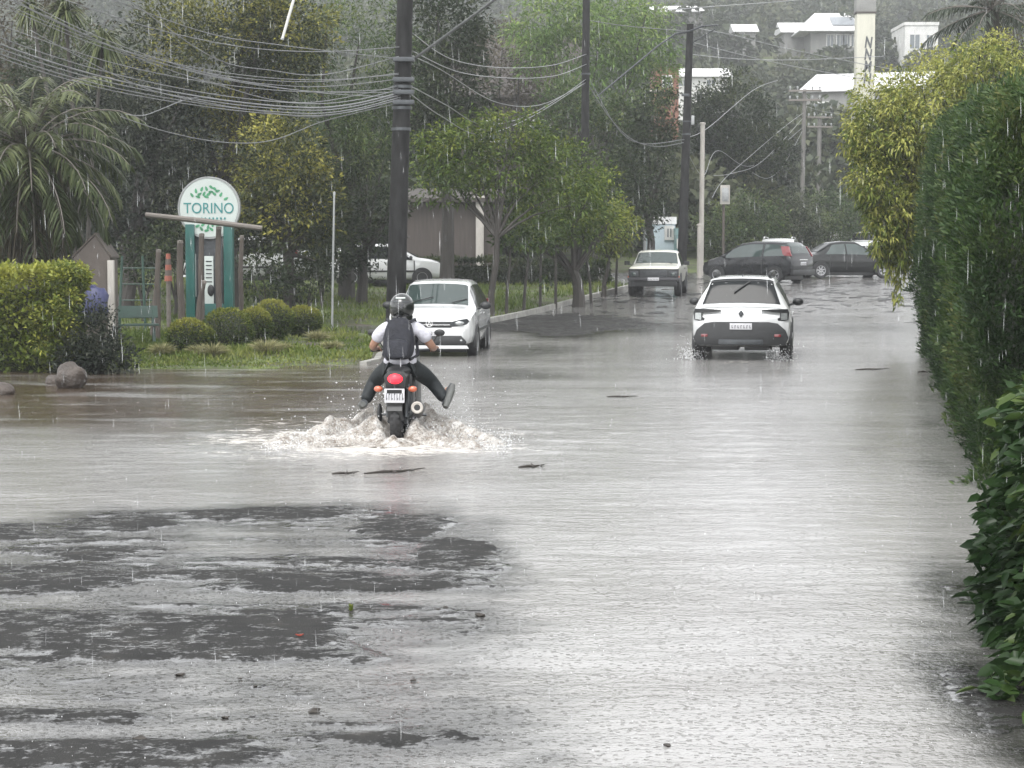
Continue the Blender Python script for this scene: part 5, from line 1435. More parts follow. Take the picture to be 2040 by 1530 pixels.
# ---- old pickup truck, front
def pickup(loc, yaw):
    r = thing('pickup_truck', 'old cream pickup truck with dark battered front coming down the street', 'pickup truck', loc, yaw)
    ST = [(-2.2, .5, .92, .95, .80, .76), (-2.15, .46, .95, .97, .82, .79), (-.75, .42, .95, .97, .825, .79), (-.70, .42, .95, 1.40, .825, .62), (-.45, .40, .95, 1.47, .825, .625), (.15, .40, .95, 1.475, .825, .63), (.45, .40, .95, 1.44, .825, .63), (.98, .42, .95, 1.03, .82, .72),
          (1.6, .44, .94, 1.0, .815, .72), (2.05, .46, .91, .95, .80, .72), (2.12, .46, .88, .90, .78, .70)]
    b = Body(ST); b.mesh().build('body', M['cream_paint'], r, ang=40)
    top_patch('windscreen', b, r, 6.1, 6.95, 6.3, M['glass_pale'])
    top_patch('rear_window', b, r, 3.1, 3.8, 6.5, M['glass'])
    side_windows(b, r, ((3.5, 6.7, (.2, -.5)),), M['glass'])
    MB().box((0, -1.45, .972), (1.42, 1.3, .02)).build('load_bed', M['black_plastic'], r)
    MB().prism([(-.80, .52), (.80, .52), (.80, .885), (-.80, .885)], 2.09, 2.16).build('front_panel', M['black_plastic'], r, bevel=.015)
    MB().box((0, 2.175, .72), (.85, .03, .22)).build('grille', M['metal_dark'], r, bevel=.01)
    for k in range(4): MB().box((0, 2.195, .645 + .05 * k), (.82, .014, .014)).build('grille_bar', M['rim_dark'], r)
    MB().box((0, 2.20, .56), (1.66, .10, .10)).build('front_bumper', M['rim_dark'], r, bevel=.02)
    MB().box((0, 2.14, .42), (1.5, .06, .2)).build('valance', M['black_plastic'], r, bevel=.02)
    plate(r, 2.262, .56, .36, .10, 1)
    for s in (-1, 1):
        o = MB().box((s * .63, 2.17, .72), (.27, .05, .17)).build('headlight', M['metal_dark'], r, bevel=.012)
        MB().lathe([(0, .04), (.06, .035), (.075, .0)], (s * .63, 2.18, .72), 'y', 18).build('lens', M['glass_pale'], o)
        mb = MB().box((s * .97, .82, 1.06), (.17, .06, .13)); mb.tube([(s * .80, .84, .98), (s * .92, .82, 1.03)], .015, 6); mb.build('wing_mirror', M['black_plastic'], r, bevel=.01)
        for y in (-1.3, 1.42):
            arch(r, s * .828, y, .35, M['black_plastic']); wheel(r, s * .735, y, .35, .22, M['rim_dark'])
        handle(r, s * .84, -.35, .88, M['black_plastic'])
        MB().box((s * .79, 2.12, .6), (.07, .06, .12)).build('indicator', M['lamp_amber'], r, bevel=.01)
    MB().box((0, 0, .4), (1.1, 3.9, .14)).build('underbody', M['black_plastic'], r, bevel=.02)
    MB().tube([(-.5, .99, 1.05), (-.05, .78, 1.14)], .01, 5).build('wiper', M['black_plastic'], r)
    return r
c = g(1307, 64.3); pickup((c.x + .22, 66.2, float(gz(66.2)) - .01), math.pi - math.radians(8.5))

# ---- dark grey tall hatchback, rear three quarter
def tallhatch(label, loc, yaw, paint):
    r = thing('car', label, 'car', loc, yaw)
    ST = [(-1.95, .42, .76, .85, .78, .66), (-1.92, .34, .92, 1.0, .83, .70), (-1.74, .28, .96, 1.36, .845, .60), (-1.55, .26, .97, 1.50, .847, .585), (-.9, .24, .95, 1.53, .848, .60), (-.1, .23, .92, 1.53, .848, .61), (.35, .23, .90, 1.46, .846, .60),
          (1.30, .24, .88, .98, .84, .68), (1.6, .26, .83, .89, .83, .64), (1.85, .28, .74, .79, .79, .58), (1.95, .34, .62, .65, .70, .5)]
    b = Body(ST); b.mesh().build('body', paint, r, ang=50)
    top_patch('rear_window', b, r, 1.25, 2.8, 6.4, M['glass_pale'])
    top_patch('windscreen', b, r, 6.1, 6.92, 6.25, M['glass'])
    side_windows(b, r, ((2.6, 4.2, (.3, 0)), (4.3, 6.8, (0, -.45))), M['glass_pale'])
    for i in (4.24, 2.9): seam(b, r, i)
    for s in (-1, 1):
        q = [(s * .73, .98), (s * .80, 1.0), (s * .79, 1.12), (s * .67, 1.36), (s * .625, 1.34), (s * .73, 1.1)]
        MB().prism(q, -2.0, -1.66, lambda x, y, z: (x * 1.0, y + .04 + max(0, z - .95) * .52, z)).build('tail_lamp', M['lamp_red'], r, bevel=.01)
        mirror(r, s * .85, .85, .98, paint, s)
        for y in (-1.25, 1.25):
            arch(r, s * .85, y, .30, M['black_plastic']); wheel(r, s * .765, y, .30, .19, M['rim'])
        for y in (.2, -.75): handle(r, s * .858, y, .84, paint)
    MB().prism([(-.78, .3), (.78, .3), (.80, .5), (-.80, .5)], -2.02, -1.88).build('lower_bumper', M['black_plastic'], r, bevel=.02)
    MB().box((0, -1.985, .86), (.6, .03, .04)).build('tailgate_trim', M['chrome'], r, bevel=.008)
    plate(r, -1.985, .72, .40, .12, -1)
    MB().box((0, 0, .2), (1.3, 3.2, .16)).build('underbody', M['black_plastic'], r, bevel=.02)
    return r
c = g(1508, 75.5); tallhatch('dark grey tall hatchback with red lamps turning left up the street', (c.x, 75.5, float(gz(75.5)) - .02), math.radians(52), M['dark_paint'])

# ---- black saloon, side on
def saloon(label, loc, yaw, paint):
    r = thing('car', label, 'car', loc, yaw)
    ST = [(-2.15, .42, .74, .82, .72, .60), (-2.10, .34, .86, .92, .80, .66), (-1.75, .28, .92, .98, .835, .68), (-1.45, .25, .92, 1.00, .84, .62), (-.75, .24, .91, 1.40, .84, .56), (-.3, .23, .90, 1.445, .84, .565), (.2, .23, .89, 1.43, .84, .57), (1.12, .24, .88, .95, .835, .66), (1.6, .26, .83, .88, .825, .64), (1.98, .28, .74, .78, .79, .58), (2.12, .34, .62, .65, .70, .5)]
    b = Body(ST); b.mesh().build('body', paint, r, ang=50)
    top_patch('rear_window', b, r, 3.1, 3.9, 6.3, M['glass']); top_patch('windscreen', b, r, 6.1, 6.92, 6.25, M['glass'])
    side_windows(b, r, ((3.45, 5.05, (.45, 0)), (5.15, 6.8, (0, -.5))), M['glass_pale'])
    for i in (5.08, 3.7): seam(b, r, i, 1.2, 4)
    for s in (-1, 1):
        MB().prism([(s * .5, .74), (s * .78, .76), (s * .78, .90), (s * .5, .90)], -2.18, -2.0).build('tail_lamp', M['lamp_red'], r, bevel=.01)
        o = MB().prism([(s * .42, .56), (s * .72, .6), (s * .70, .72), (s * .42, .70)], 1.98, 2.15, lambda x, y, z: (x, y - .18 * max(0, abs(x) - .45) / .27, z)).build('headlight', M['lamp_clear'], r, bevel=.01)
        mirror(r, s * .84, .82, .97, paint, s)
        for y in (-1.32, 1.3):
            arch(r, s * .842, y, .31, M['black_plastic']); wheel(r, s * .758, y, .31, .19, M['rim'], 7)
        for y in (.15, -.75): handle(r, s * .85, y, .82, paint)
    MB().box((0, 2.14, .6), (.6, .03, .1)).build('grille', M['metal_dark'], r, bevel=.01)
    MB().box((0, 0, .2), (1.3, 3.6, .16)).build('underbody', M['black_plastic'], r, bevel=.02)
    plate(r, -2.19, .6, .4, .12, -1)
    return r
c = g(1680, 79.5); saloon('black saloon side on at the crossing, facing right', (c.x + .05, 79.5, float(gz(79.5)) - .02), -math.pi / 2 + .22, M['black_paint'])

# ---- white van behind, further cars
def van(label, loc, yaw, paint, h=1.9):
    r = thing('van', label, 'van', loc, yaw)
    ST = [(-2.2, .45, .95, 1.05, .84, .76), (-2.16, .36, 1.05, 1.2, .86, .76), (-2.05, .3, 1.08, h - .08, .87, .70), (-1.7, .28, 1.08, h, .87, .71), (.6, .26, 1.05, h, .87, .71), (1.0, .26, 1.02, h - .1, .87, .70), (1.6, .28, 1.0, 1.12, .86, .72), (2.1, .32, .85, .92, .82, .66), (2.2, .4, .7, .74, .74, .6)]
    b = Body(ST); b.mesh().build('body', paint, r, ang=50)
    top_patch('rear_window', b, r, 1.25, 1.9, 6.6, M['glass_pale']); top_patch('windscreen', b, r, 5.1, 5.9, 6.3, M['glass'])
    side_windows(b, r, ((3.1, 3.5, (0, 0)), (3.55, 5.6, (0, -.4))), M['glass'])
    for s in (-1, 1):
        MB().prism([(s * .7, .8), (s * .83, .82), (s * .80, 1.4), (s * .7, 1.4)], -2.24, -2.0).build('tail_lamp', M['lamp_red'], r, bevel=.01)
        MB().tube([(s * .62, -1.9, h + .0), (s * .62, -1.85, h + .07), (s * .62, .5, h + .07), (s * .62, .55, h)], .022, 6).build('roof_rail', M['white_paint'], r)
        mirror(r, s * .87, 1.3, 1.1, paint, s)
        for y in (-1.4, 1.4):
            arch(r, s * .872, y, .33, M['black_plastic']); wheel(r, s * .78, y, .33, .2, M['rim'])
    MB().box((0, 0, .2), (1.3, 3.6, .16)).build('underbody', M['black_plastic'], r, bevel=.02)
    plate(r, -2.24, .7, .4, .12, -1)
    return r
c = g(1555, 92); van('white van with roof rails behind the dark hatchback', (c.x, 92, at(1555, 472, 92).z - 1.98), RY, M['white_paint'])
c = g(1745, 96); hatch('white car beyond the black saloon, half behind the hanging foliage', (c.x, 96, at(1745, 490, 96).z - 1.35), -math.pi / 2, M['white_paint'])
c = g(1722, 106); hatch('distant pale car with dark windows above the black saloon', (c.x, 106, at(1722, 462, 106).z - 1.45), RY + math.pi, M['white_paint'])
# low cream garden wall beyond the saloon
b = g(1690, 112); r = thing('garden_wall', 'low cream wall beyond the black saloon', 'wall', b)
MB().box((0, 0, .4), (2.0, .2, 1.3)).build('panel', M['white_wall'], r, bevel=.01); MB().box((0, 0, 1.09), (2.1, .3, .08)).build('coping', M['grey_wall'], r, bevel=.01)
# ================================================================ motorcycle, rider, splash, rain
def skin(name, verts, edges, m, parent=None, sub=2, root=0):
    me = bpy.data.meshes.new(name + '_cage'); me.from_pydata([v[0] for v in verts], edges, [])
    o = bpy.data.objects.new(name + '_cage', me); COL.objects.link(o)
    md = o.modifiers.new('Skin', 'SKIN'); md.use_smooth_shade = True; md.branch_smoothing = .6
    sv = me.skin_vertices[0].data
    for i, v in enumerate(verts):
        rr = v[1]; sv[i].radius = (rr, rr) if not hasattr(rr, '__len__') else rr
        sv[i].use_root = (i == root)
    o.modifiers.new('Sub', 'SUBSURF').levels = sub; o.modifiers[-1].render_levels = sub
    dg = bpy.context.evaluated_depsgraph_get(); dg.update()
    nm = bpy.data.meshes.new_from_object(o.evaluated_get(dg)); nm.name = name
    bpy.data.objects.remove(o); bpy.data.meshes.remove(me)
    o = bpy.data.objects.new(name, nm); COL.objects.link(o); nm.materials.clear()
    return finish(o, m, parent, True, 180)

BYAW = -math.radians(3)
BL = (BX, BY, -.075)
bike = thing('motorcycle', 'motorcycle with lit red tail lamp ploughing through the flood', 'motorcycle', BL, BYAW)
M['lamp_on'] = newmat('tail_lamp_lit')[0]
p = M['lamp_on'].node_tree.nodes['Principled BSDF']; p.inputs['Base Color'].default_value = (.6, .01, .02, 1); p.inputs['Roughness'].default_value = .15
p.inputs['Emission Color'].default_value = (1, .03, .05, 1); p.inputs['Emission Strength'].default_value = .55
def bwheel(y, r, w, nm='wheel'):
    prof = []
    for k in range(13):
        a = math.pi * k / 12; prof.append((r - w * .55 + math.sin(a) * w * .55, -math.cos(a) * w / 2))
    mb = MB().lathe(prof, (0, 0, 0), 'x', 36)
    for k in range(30):
        a = 2 * math.pi * k / 30
        for s in (-1, 1): mb.box((s * w * .22, math.cos(a) * r * .985, math.sin(a) * r * .985), (w * .3, r * .1, r * .05), rot=Matrix.Rotation(a + s * .1, 3, 'X') @ Matrix.Rotation(math.pi / 2, 3, 'X'))
    t = mb.build(nm, M['rubber'], bike, loc=(0, y, r))
    mb = MB().lathe([(r * .72, -.03), (r * .80, -.035), (r * .80, .035), (r * .72, .03)], (0, 0, 0), 'x', 30).cyl((-.07, 0, 0), (.07, 0, 0), .035, n=12)
    for k in range(14):
        a = 2 * math.pi * k / 14; mb.tube([(.02 * (-1) ** k, 0, 0), (0, math.cos(a) * r * .74, math.sin(a) * r * .74)], .004, 4)
    mb.build('rim', M['rim_dark'], t)
bwheel(0, .315, .125); bwheel(1.32, .33, .1)
mb = MB()
for k in range(10):
    a0 = math.radians(20 + 14 * k); a1 = math.radians(20 + 14 * (k + 1))
    rr = .355
    q = []
    for a in (a0, a1): q += [(-.08, -rr * math.cos(a), .315 + rr * math.sin(a)), (.08, -rr * math.cos(a), .315 + rr * math.sin(a)), (.08, -(rr - .012) * math.cos(a), .315 + (rr - .012) * math.sin(a)), (-.08, -(rr - .012) * math.cos(a), .315 + (rr - .012) * math.sin(a))]
    mb.add(q, [(0, 1, 5, 4), (1, 2, 6, 5), (2, 3, 7, 6), (3, 0, 4, 7)])
mb.box((0, -.30, .50), (.16, .02, .34), rot=Matrix.Rotation(.25, 3, 'X'))
mb.build('rear_mudguard', M['black_plastic'], bike)
MB().prism([(-.10, .66), (.10, .66), (.125, .80), (.07, .86), (-.07, .86), (-.125, .80)], -.26, .15).build('tail_unit', M['black_plastic'], bike, bevel=.02)
o = MB().ell((0, -.265, .775), (.082, .045, .055), 20, 12).build('tail_lamp', M['lamp_on'], bike)
plate(bike, -.335, .60, .215, .15, -1)
for s in (-1, 1):
    MB().tube([(s * .06, -.2, .68), (s * .14, -.22, .665)], .011, 6).build('indicator_stalk', M['black_plastic'], bike)
    MB().ell((s * .185, -.235, .665), (.048, .03, .034), 14, 9).build('indicator', M['lamp_amber'], bike)
    MB().tube([(s * .085, -.02, .30), (s * .09, .3, .36), (s * .09, .5, .38)], [.03, .03, .035], 8).build('swingarm', M['metal_dark'], bike)
    MB().tube([(s * .10, .02, .34), (s * .11, .06, .7)], [.028, .024], 8).build('shock_absorber', M['metal_dark'], bike)
    MB().tube([(s * .10, 1.32, .33), (s * .10, 1.12, .95)], [.03, .026], 8).build('fork', M['metal_grey'], bike)
    MB().tube([(s * .16, .42, .34), (s * .27, .43, .33)], .016, 6).build('footpeg', M['metal_dark'], bike)
    MB().prism([(s * .09, .58), (s * .15, .6), (s * .14, .80), (s * .09, .82)], .1, .5).build('side_panel', M['black_plastic'], bike, bevel=.015)
    mb = MB().tube([(s * .26, .9, 1.04), (s * .33, .92, 1.16), (s * .36, .9, 1.2)], .008, 5); mb.ell((s * .375, .885, 1.215), (.06, .02, .04), 14, 8)
    mb.build('mirror', M['black_plastic'], bike)
    MB().tube([(s * .27, .86, 1.03), (s * .39, .82, 1.02)], .02, 8).build('grip', M['rubber'], bike)
MB().tube([(-.28, .865, 1.03), (-.16, .93, 1.02), (-.06, 1.0, .98), (.06, 1.0, .98), (.16, .93, 1.02), (.28, .865, 1.03)], .013, 8).build('handlebar', M['metal_dark'], bike)
MB().ell((0, .1, .84), (.13, .36, .06), 18, 9).build('seat', M['black_plastic'], bike)
MB().ell((0, .68, .86), (.14, .27, .13), 18, 10).build('tank', M['dark_paint'], bike)
mb = MB(); mb.box((0, .55, .45), (.24, .34, .3)); mb.tube([(0, .55, .6), (0, .62, .74)], .09, 12); mb.build('engine', M['metal_dark'], bike, bevel=.03)
mb = MB(); mb.tube([(0, 1.08, .95), (0, .85, .55), (0, .7, .32)], .03, 8); mb.tube([(0, 1.08, .92), (0, .4, .78), (0, -.05, .75)], .026, 8); mb.build('frame', M['metal_dark'], bike)
ex = MB().tube([(.16, .5, .32), (.19, .3, .34), (.225, .02, .44), (.235, -.26, .47)], [.03, .035, .068, .062], 14).build('exhaust', M['lamp_steel'], bike)
MB().lathe([(.062, .02), (.066, -.012), (.056, -.02), (.034, -.014), (.034, .01)], (.235, -.258, .47), 'y', 18).build('exhaust_tip', M['pole_pale'], ex)
MB().lathe([(0, 0), (.036, 0)], (.235, -.266, .47), 'y', 14).build('exhaust_bore', M['black_plastic'], ex)
MB().ell((-.20, .02, .38), (.03, .05, .11), 12, 8).build('chain_guard', M['black_plastic'], bike)
MB().ell((0, 1.18, .92), (.11, .09, .11), 14, 10).build('headlamp', M['black_plastic'], bike)

# ---- rider
M['skin'] = mat('skin', (.34, .19, .13), .5, .12, 12)
M['shirt'] = mat('white_tshirt', (.50, .50, .55), .75, .14, 6, bmp=.035, bscale=9)
M['jeans'] = mat('dark_wet_jeans', (.006, .010, .012), .7, .35, 9, bmp=.012, bscale=10)
M['helmet'] = mat('helmet_shell', (.012, .014, .013), .2, .3, 6, coat=.6)
M['bag'] = mat('backpack_fabric', (.007, .008, .014), .75, .4, 14, bmp=.01, bscale=22)
M['sole'] = mat('shoe_sole', (.10, .105, .10), .6, .35, 14)
V = [((0, .28, .90), (.15, .12)), ((0, .30, 1.04), (.125, .10)), ((0, .36, 1.20), (.15, .105)), ((0, .40, 1.31), (.12, .09)), ((0.005, .42, 1.39), .058), ((.015, .44, 1.50), (.085, .10)), ((.015, .44, 1.58), (.06, .07))]
E = [(0, 1), (1, 2), (2, 3), (3, 4), (4, 5), (5, 6)]
def addv(p, r, par):
    V.append((p, r)); E.append((par, len(V) - 1)); return len(V) - 1
for s in (-1, 1):
    sh = addv((s * .175, .38, 1.295), .068, 3)
    ua = addv((s * .26, .40, 1.19), .056, sh)
    el = addv((s * .325, .46, 1.085), .047, ua)
    fa = addv((s * .335, .62, 1.06), .040, el)
    wr = addv((s * .33, .76, 1.045), .028, fa)
    ha = addv((s * .33, .82, 1.055), (.038, .024), wr)
    for k in range(4):
        f1 = addv((s * (.30 + .02 * k), .875 - .004 * k, 1.058), .0095, ha)
        f2 = addv((s * (.30 + .02 * k), .89 - .004 * k, 1.025), .0085, f1)
        addv((s * (.30 + .02 * k), .865 - .004 * k, 1.002), .0075, f2)
    t1 = addv((s * .285, .84, 1.03), .011, ha); addv((s * .275, .86, 1.005), .009, t1)
LEG = {-1: ((-.11, .30, .87), (-.22, .47, .79), (-.33, .62, .68), (-.375, .53, .575), (-.40, .45, .50)), 1: ((.11, .30, .87), (.21, .46, .79), (.315, .60, .68), (.40, .57, .575), (.455, .52, .50))}
for s in (-1, 1):
    L = LEG[s]; h = addv(L[0], .10, 0); a = addv(L[1], .085, h); k = addv(L[2], .062, a); c_ = addv(L[3], .055, k); an = addv(L[4], .038, c_)
    addv((L[4][0] + s * .03, L[4][1] + .12, L[4][2] + (.12 if s > 0 else -.03)), .03, an)
rider = skin('person', V, E, M['skin'])
rider.location = BL; rider.rotation_euler = (0, 0, BYAW)
tag(rider, 'person in white T-shirt, jeans and dark helmet riding with feet lifted', 'person')
tv = [((0, .22, .86), (.215, .17)), ((0, .25, .96), (.195, .15)), ((0, .30, 1.06), (.17, .13)), ((0, .36, 1.21), (.185, .13)), ((0, .39, 1.31), (.15, .10)), ((0, .405, 1.355), (.08, .075))]
te = [(0, 1), (1, 2), (2, 3), (3, 4), (4, 5)]
for s in (-1, 1):
    tv += [((s * .18, .385, 1.31), .095), ((s * .25, .395, 1.215), .082), ((s * .295, .42, 1.135), .072)]; n = len(tv)
    te += [(4, n - 3), (n - 3, n - 2), (n - 2, n - 1)]
skin('tshirt', tv, te, M['shirt'], rider)
jv = [((0, .30, .82), (.165, .13))]; je = []
for s in (-1, 1):
    L = LEG[s]; b0 = len(jv)
    e_ = tuple(np.array(L[4]) * 1.3 - np.array(L[3]) * .3)
    jv += [(L[0], .118), (L[1], .105), (L[2], .082), (L[3], .074), (e_, .066)]; je += [(0, b0), (b0, b0 + 1), (b0 + 1, b0 + 2), (b0 + 2, b0 + 3), (b0 + 3, b0 + 4)]
skin('jeans', jv, je, M['jeans'], rider)
for s in (-1, 1):
    L = Vector(LEG[s][4]); d = Vector((.05, .13, .17)) if s > 0 else Vector((-.04, .22, -.03))
    h_ = L + Vector((s * .02, -.02, -.04))
    mb = MB(); mb.tube([h_ - d * .15, h_ + d * .25, h_ + d * .75, h_ + d * 1.15], [.036, .05, .05, .024], 12)
    so_ = mb.build('shoe', M['metal_dark'], rider)
    off = Vector((s * .012, -.035, -.012)); mb = MB(); mb.tube([h_ - d * .2 + off, h_ + d * .3 + off, h_ + d * .8 + off, h_ + d * 1.2 + off], [.03, .042, .045, .024], 12); mb.build('sole', M['sole'], so_)
hc = Vector((.0, .43, 1.515))
mb = MB().ell(hc, (.138, .165, .155), 28, 18); mb.lathe([(.115, 0), (.122, -.02), (.118, -.055), (.10, -.06)], hc + Vector((0, 0, -.08)), 'z', 28)
he_ = mb.build('helmet', M['helmet'], rider)
def hband(z0, z1, a0, a1, m, nm):
    vs = []; fs = []; n = 10
    for k in range(n + 1):
        a = a0 + (a1 - a0) * k / n
        for z in (z0, z1):
            f = math.sqrt(max(0, 1 - (z / .155) ** 2)); vs.append(hc + Vector((.141 * f * math.sin(a), -.168 * f * math.cos(a), z * 1.015)))
    for k in range(n): fs.append((2 * k, 2 * k + 2, 2 * k + 3, 2 * k + 1))
    return MB().add(vs, fs).build(nm, m, he_)
hband(.098, .112, -.55, .5, M['sign_white'], 'reflective_strip')
hband(.06, .066, -1.5, 1.5, M['metal_dark'], 'vent_line')
mb = MB()
for k, (a, z) in enumerate(((-.28, .02), (-.16, .0), (-.03, .025), (.1, .0), (.22, .02), (-.1, .035), (.15, .035))):
    f = math.sqrt(1 - (z / .155) ** 2); mb.box(hc + Vector((.141 * f * math.sin(a), -.169 * f * math.cos(a), z)), (.02, .004, .024), rot=Matrix.Rotation(.5 * (-1) ** k, 3, 'Y'))
mb.build('faded_emblem', M['rim_dark'], he_, smooth=False)

bag = thing('backpack', 'dark navy backpack worn by the motorcyclist', 'backpack', BL, BYAW)
def rbox(c, d, seg=3):
    mb = MB().ell((0, 0, 0), (1, 1, 1), 24, 16); k = .5
    vs = []
    for v in mb.v:
        vs.append(Vector(c) + Vector([math.copysign(abs(v[i]) ** k, v[i]) * d[i] / 2 for i in range(3)]))
    m2 = MB(); m2.v = [tuple(v) for v in vs]; m2.f = mb.f; return m2
b0 = rbox((0, .12, 1.185), (.34, .2, .45)); b0.v = [(x * (1.0 - .28 * max(0, (z - 1.2) / .2)), y + .25 * (z - 1.16), z) for x, y, z in b0.v]
b0.build('bag', M['bag'], bag)
b1 = rbox((0, .0, 1.08), (.26, .10, .20)); b1.v = [(x, y + .25 * (z - 1.16), z) for x, y, z in b1.v]; b1.build('front_pocket', M['bag'], bag)
MB().tube([(-.1, .02, 1.17), (0, .008, 1.18), (.1, .02, 1.17)], .006, 5).build('zip', M['metal_dark'], bag)
for s in (-1, 1):
    MB().tube([(s * .11, .2, 1.36), (s * .15, .36, 1.385), (s * .15, .5, 1.30), (s * .16, .47, 1.12), (s * .19, .3, 1.0), (s * .12, .12, .96)], .018, 6).build('strap', M['bag'], bag)
MB().tube([(.03, .0, .98), (.035, -.03, .88), (.03, -.03, .84)], .006, 5).build('loose_strap', M['plate'], bag)
MB().tube([(-.03, .17, 1.40), (0, .16, 1.44), (.03, .17, 1.40)], .009, 6).build('grab_handle', M['bag'], bag)

# ---- splash thrown up by the motorcycle
m, nt, p = newmat('churned_foam')
n1 = noise(nt, 9, 6, .7); n2 = noise(nt, 45, 4, .7)
rc = ramp(nt, n1.outputs[0], [(.35, (.20, .16, .125)), (.48, (.46, .425, .385)), (.64, (.74, .725, .70))])
nt.links.new(rc.outputs[0], p.inputs['Base Color']); p.inputs['Roughness'].default_value = .3
b0 = bump(nt, None, n1.outputs[0], .06, 1); bump(nt, p, n2.outputs[0], .015, 1, b0)
M['foam'] = m
tr = nt.nodes.new('ShaderNodeBsdfTransparent'); mx = nt.nodes.new('ShaderNodeMixShader')
rt = ramp(nt, n2.outputs[0], [(.34, (.42, .42, .42)), (.54, (1, 1, 1))]); nt.links.new(rt.outputs[0], mx.inputs[0])
nt.links.new(tr.outputs[0], mx.inputs[1]); nt.links.new(p.outputs[0], mx.inputs[2]); nt.links.new(mx.outputs[0], nt.nodes['Material Output'].inputs[0])
gx_ = np.arange(-1.75, 1.76, .022); gy_ = np.arange(-1.35, 1.75, .03)
def wake(x, y):
    s = np.where(x < 0, 1.12, .92)
    ax = np.abs(x) / s
    z = np.full_like(x, -.03)
    for y0, slope, A, w_, xm in ((1.15, -1.0, .36, .26, 1.3), (.30, -.9, .27, .22, 1.1), (-.1, -.25, .13, .2, .5)):
        yc = y0 + slope * ax + .18 * (fbm(ax * 3, x * 0 + y0, 31) - .5)
        amp = A * np.clip(ax / .16, .25, 1) * np.clip(1 - ax / xm, 0, 1) ** .6
        z = z + amp * np.exp(-((y - yc) / w_) ** 2) * (.1 + 1.1 * fbm(x * 4.5 + 9, y * 3.2 + ax * 5, 37) + .9 * vn((ax - y) * 2.2, (ax + y) * 11, 39) * vn(x * 5, y * 5, 40))
    z = z + .05 * (fbm(x * 6, y * 6, 51) - .5) * np.exp(-(ax / 1.1) ** 2 - (y / 1.1) ** 2) + .035 * (vn(x * 13, y * 10, 53) - .5) * np.clip(z * 9 + .3, 0, 1)
    z = z + .10 * np.exp(-((y + .42) / .16) ** 2 - ((x + .03) / .2) ** 2) * (.5 + vn(x * 14, y * 14, 57)) + .08 * np.exp(-(y / .35) ** 2 - ((np.abs(x) - .16) / .1) ** 2)
    return z + .075
def wmask(x, y):
    return (wake(x, y) > .062 + .02 * fbm(x * 9, y * 9, 77)) & ~((np.abs(x) < .075) & (np.abs(y) < .3))
o = gridmesh('wake', gx_, gy_, wake, M['foam'], mask=wmask); o.location = BL; o.rotation_euler = (0, 0, BYAW); tag(o, kind='stuff')
def droplets(name, pos, rad, m, stretch=None):
    n = len(pos); oct_ = np.array([(1, 0, 0), (0, 1, 0), (-1, 0, 0), (0, -1, 0), (0, 0, 1), (0, 0, -1)], float)
    sc = rad[:, None, None] * np.ones((1, 1, 3))
    if stretch is not None: sc = sc * stretch[:, None, :]
    Vv = (pos[:, None, :] + oct_[None] * sc).reshape(-1, 3)
    f = np.array([(0, 1, 4), (1, 2, 4), (2, 3, 4), (3, 0, 4), (1, 0, 5), (2, 1, 5), (3, 2, 5), (0, 3, 5)])
    Fc = (f[None] + 6 * np.arange(n)[:, None, None]).reshape(-1, 3)
    return npmesh(name, Vv, Fc, m, None, None, True)
m, nt, p = newmat('water_drop'); p.inputs['Base Color'].default_value = (.9, .91, .92, 1); p.inputs['Roughness'].default_value = .15
p.inputs['Transmission Weight'].default_value = .35; p.inputs['IOR'].default_value = 1.33
M['drop'] = m
n = 2300; s = np.where(rng.random(n) < .55, -1, 1); ax = rng.random(n) ** 1.3 * 1.25
yd = np.where(rng.random(n) < .5, 1.15 - ax, .3 - ax) + rng.normal(0, .2, n)
zd = .08 + np.abs(rng.normal(0, .17, n)) * np.clip(1.15 - ax / 1.3, .15, 1)
pos = np.stack([s * ax + rng.normal(0, .05, n), yd, zd], 1)
n2 = 700; p2 = np.stack([rng.normal(0, .42, n2), rng.uniform(.5, 1.5, n2), .1 + np.abs(rng.normal(0, .3, n2))], 1)
pos = np.concatenate([pos, p2]); k = ~((np.abs(pos[:, 0]) < .45) & (pos[:, 2] > .25) & (pos[:, 1] > -.1) & (pos[:, 1] < .8)); pos = pos[k]
rad = rng.uniform(.003, .008, len(pos))
o = droplets('spray', pos, rad, M['drop'], np.stack([rng.uniform(.7, 1.8, len(pos)), np.ones(len(pos)), rng.uniform(.7, 1.8, len(pos))], 1)); o.location = BL; o.rotation_euler = (0, 0, BYAW); tag(o, kind='stuff')
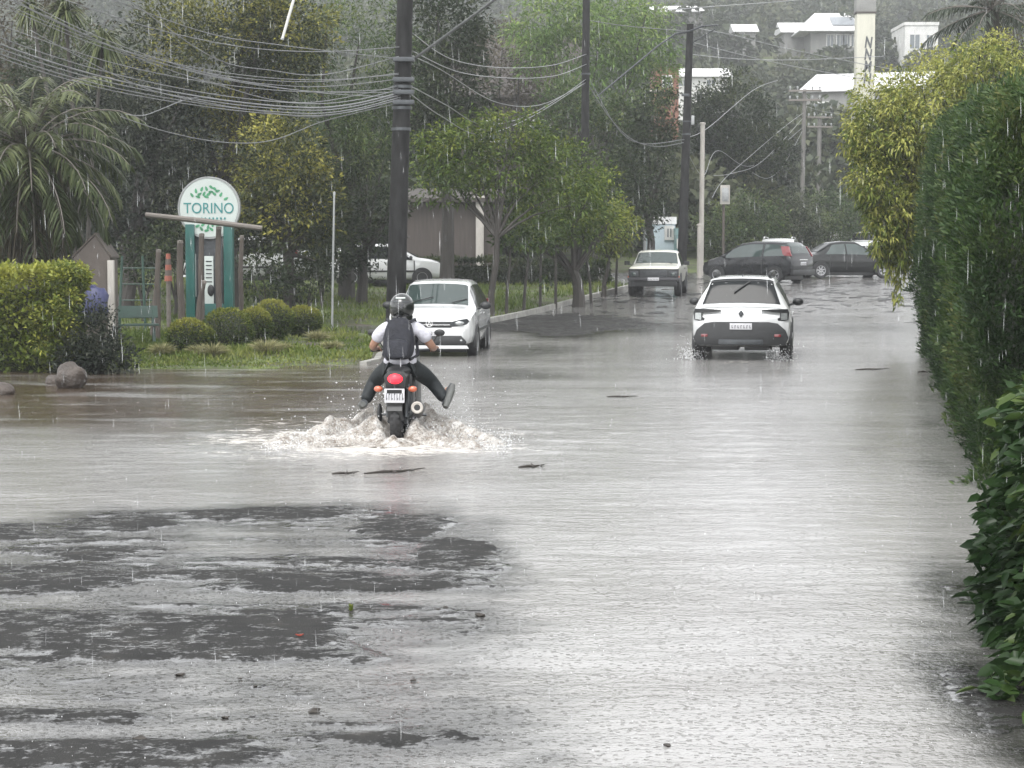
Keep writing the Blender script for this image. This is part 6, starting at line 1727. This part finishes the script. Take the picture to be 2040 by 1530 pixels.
# spray behind the crossover's wheels
car0 = bpy.data.objects['car'].location
n = 900; sx = np.where(rng.random(n) < .5, -1, 1) * .82
pos = np.stack([sx + rng.normal(0, .12, n), -1.5 - np.abs(rng.normal(0, .45, n)), np.abs(rng.normal(0, .13, n)) + .06], 1)
o = droplets('wheel_spray', pos, rng.uniform(.004, .011, n), M['drop']); o.location = car0; o.rotation_euler = (0, 0, RY); tag(o, kind='stuff')
# drops bouncing off the flooded road
n = 500; y = 8640 / rng.uniform(190, 1060, n); x = rng.uniform(-.28, .25, n) * y; k = paved(x, y) & (y < 47); x, y = x[k], y[k]
o = droplets('rain_bounce', np.stack([x, y, rng.uniform(.0, .035, len(x))], 1), rng.uniform(.001, .002, len(x)) * (1 + y / 26), M['drop'], np.tile(np.array([[1, 1, 2.2]]), (len(x), 1)))
tag(o, kind='stuff')

# ---- falling rain
m, nt, p = newmat('falling_drop'); p.inputs['Base Color'].default_value = (.85, .87, .88, 1); p.inputs['Roughness'].default_value = .3
tr = nt.nodes.new('ShaderNodeBsdfTransparent'); mx = nt.nodes.new('ShaderNodeMixShader'); mx.inputs[0].default_value = .25
nt.links.new(tr.outputs[0], mx.inputs[1]); nt.links.new(p.outputs[0], mx.inputs[2]); nt.links.new(mx.outputs[0], nt.nodes['Material Output'].inputs[0])
n = 5000
y = rng.uniform(7, 48, n); x = rng.uniform(-.29, .29, n) * y; z = H + rng.uniform(-.275, .15, n) * y
k = z > .05; x, y, z = x[k], y[k], z[k]; n = len(x)
L = rng.uniform(.03, .13, n) * rng.uniform(.5, 1, n); r0 = rng.uniform(.0007, .0021, n); sl_ = rng.normal(-.03, .03, n)
V8 = []
for f, rr in ((0, 0.15), (.35, 1), (1, .2)):
    for cx, cy_ in ((1, 0), (-.5, .87), (-.5, -.87)):
        V8.append(np.stack([x + sl_ * L * f + cx * r0 * rr, y + cy_ * r0 * rr, z + L * f], 1))
Vv = np.stack(V8, 1).reshape(-1, 3)
f = np.array([(0, 1, 4, 3), (1, 2, 5, 4), (2, 0, 3, 5), (3, 4, 7, 6), (4, 5, 8, 7), (5, 3, 6, 8)])
Fc = (f[None] + 9 * np.arange(n)[:, None, None]).reshape(-1, 4)
tag(npmesh('rain', Vv, Fc, m, None, None, True), kind='stuff')
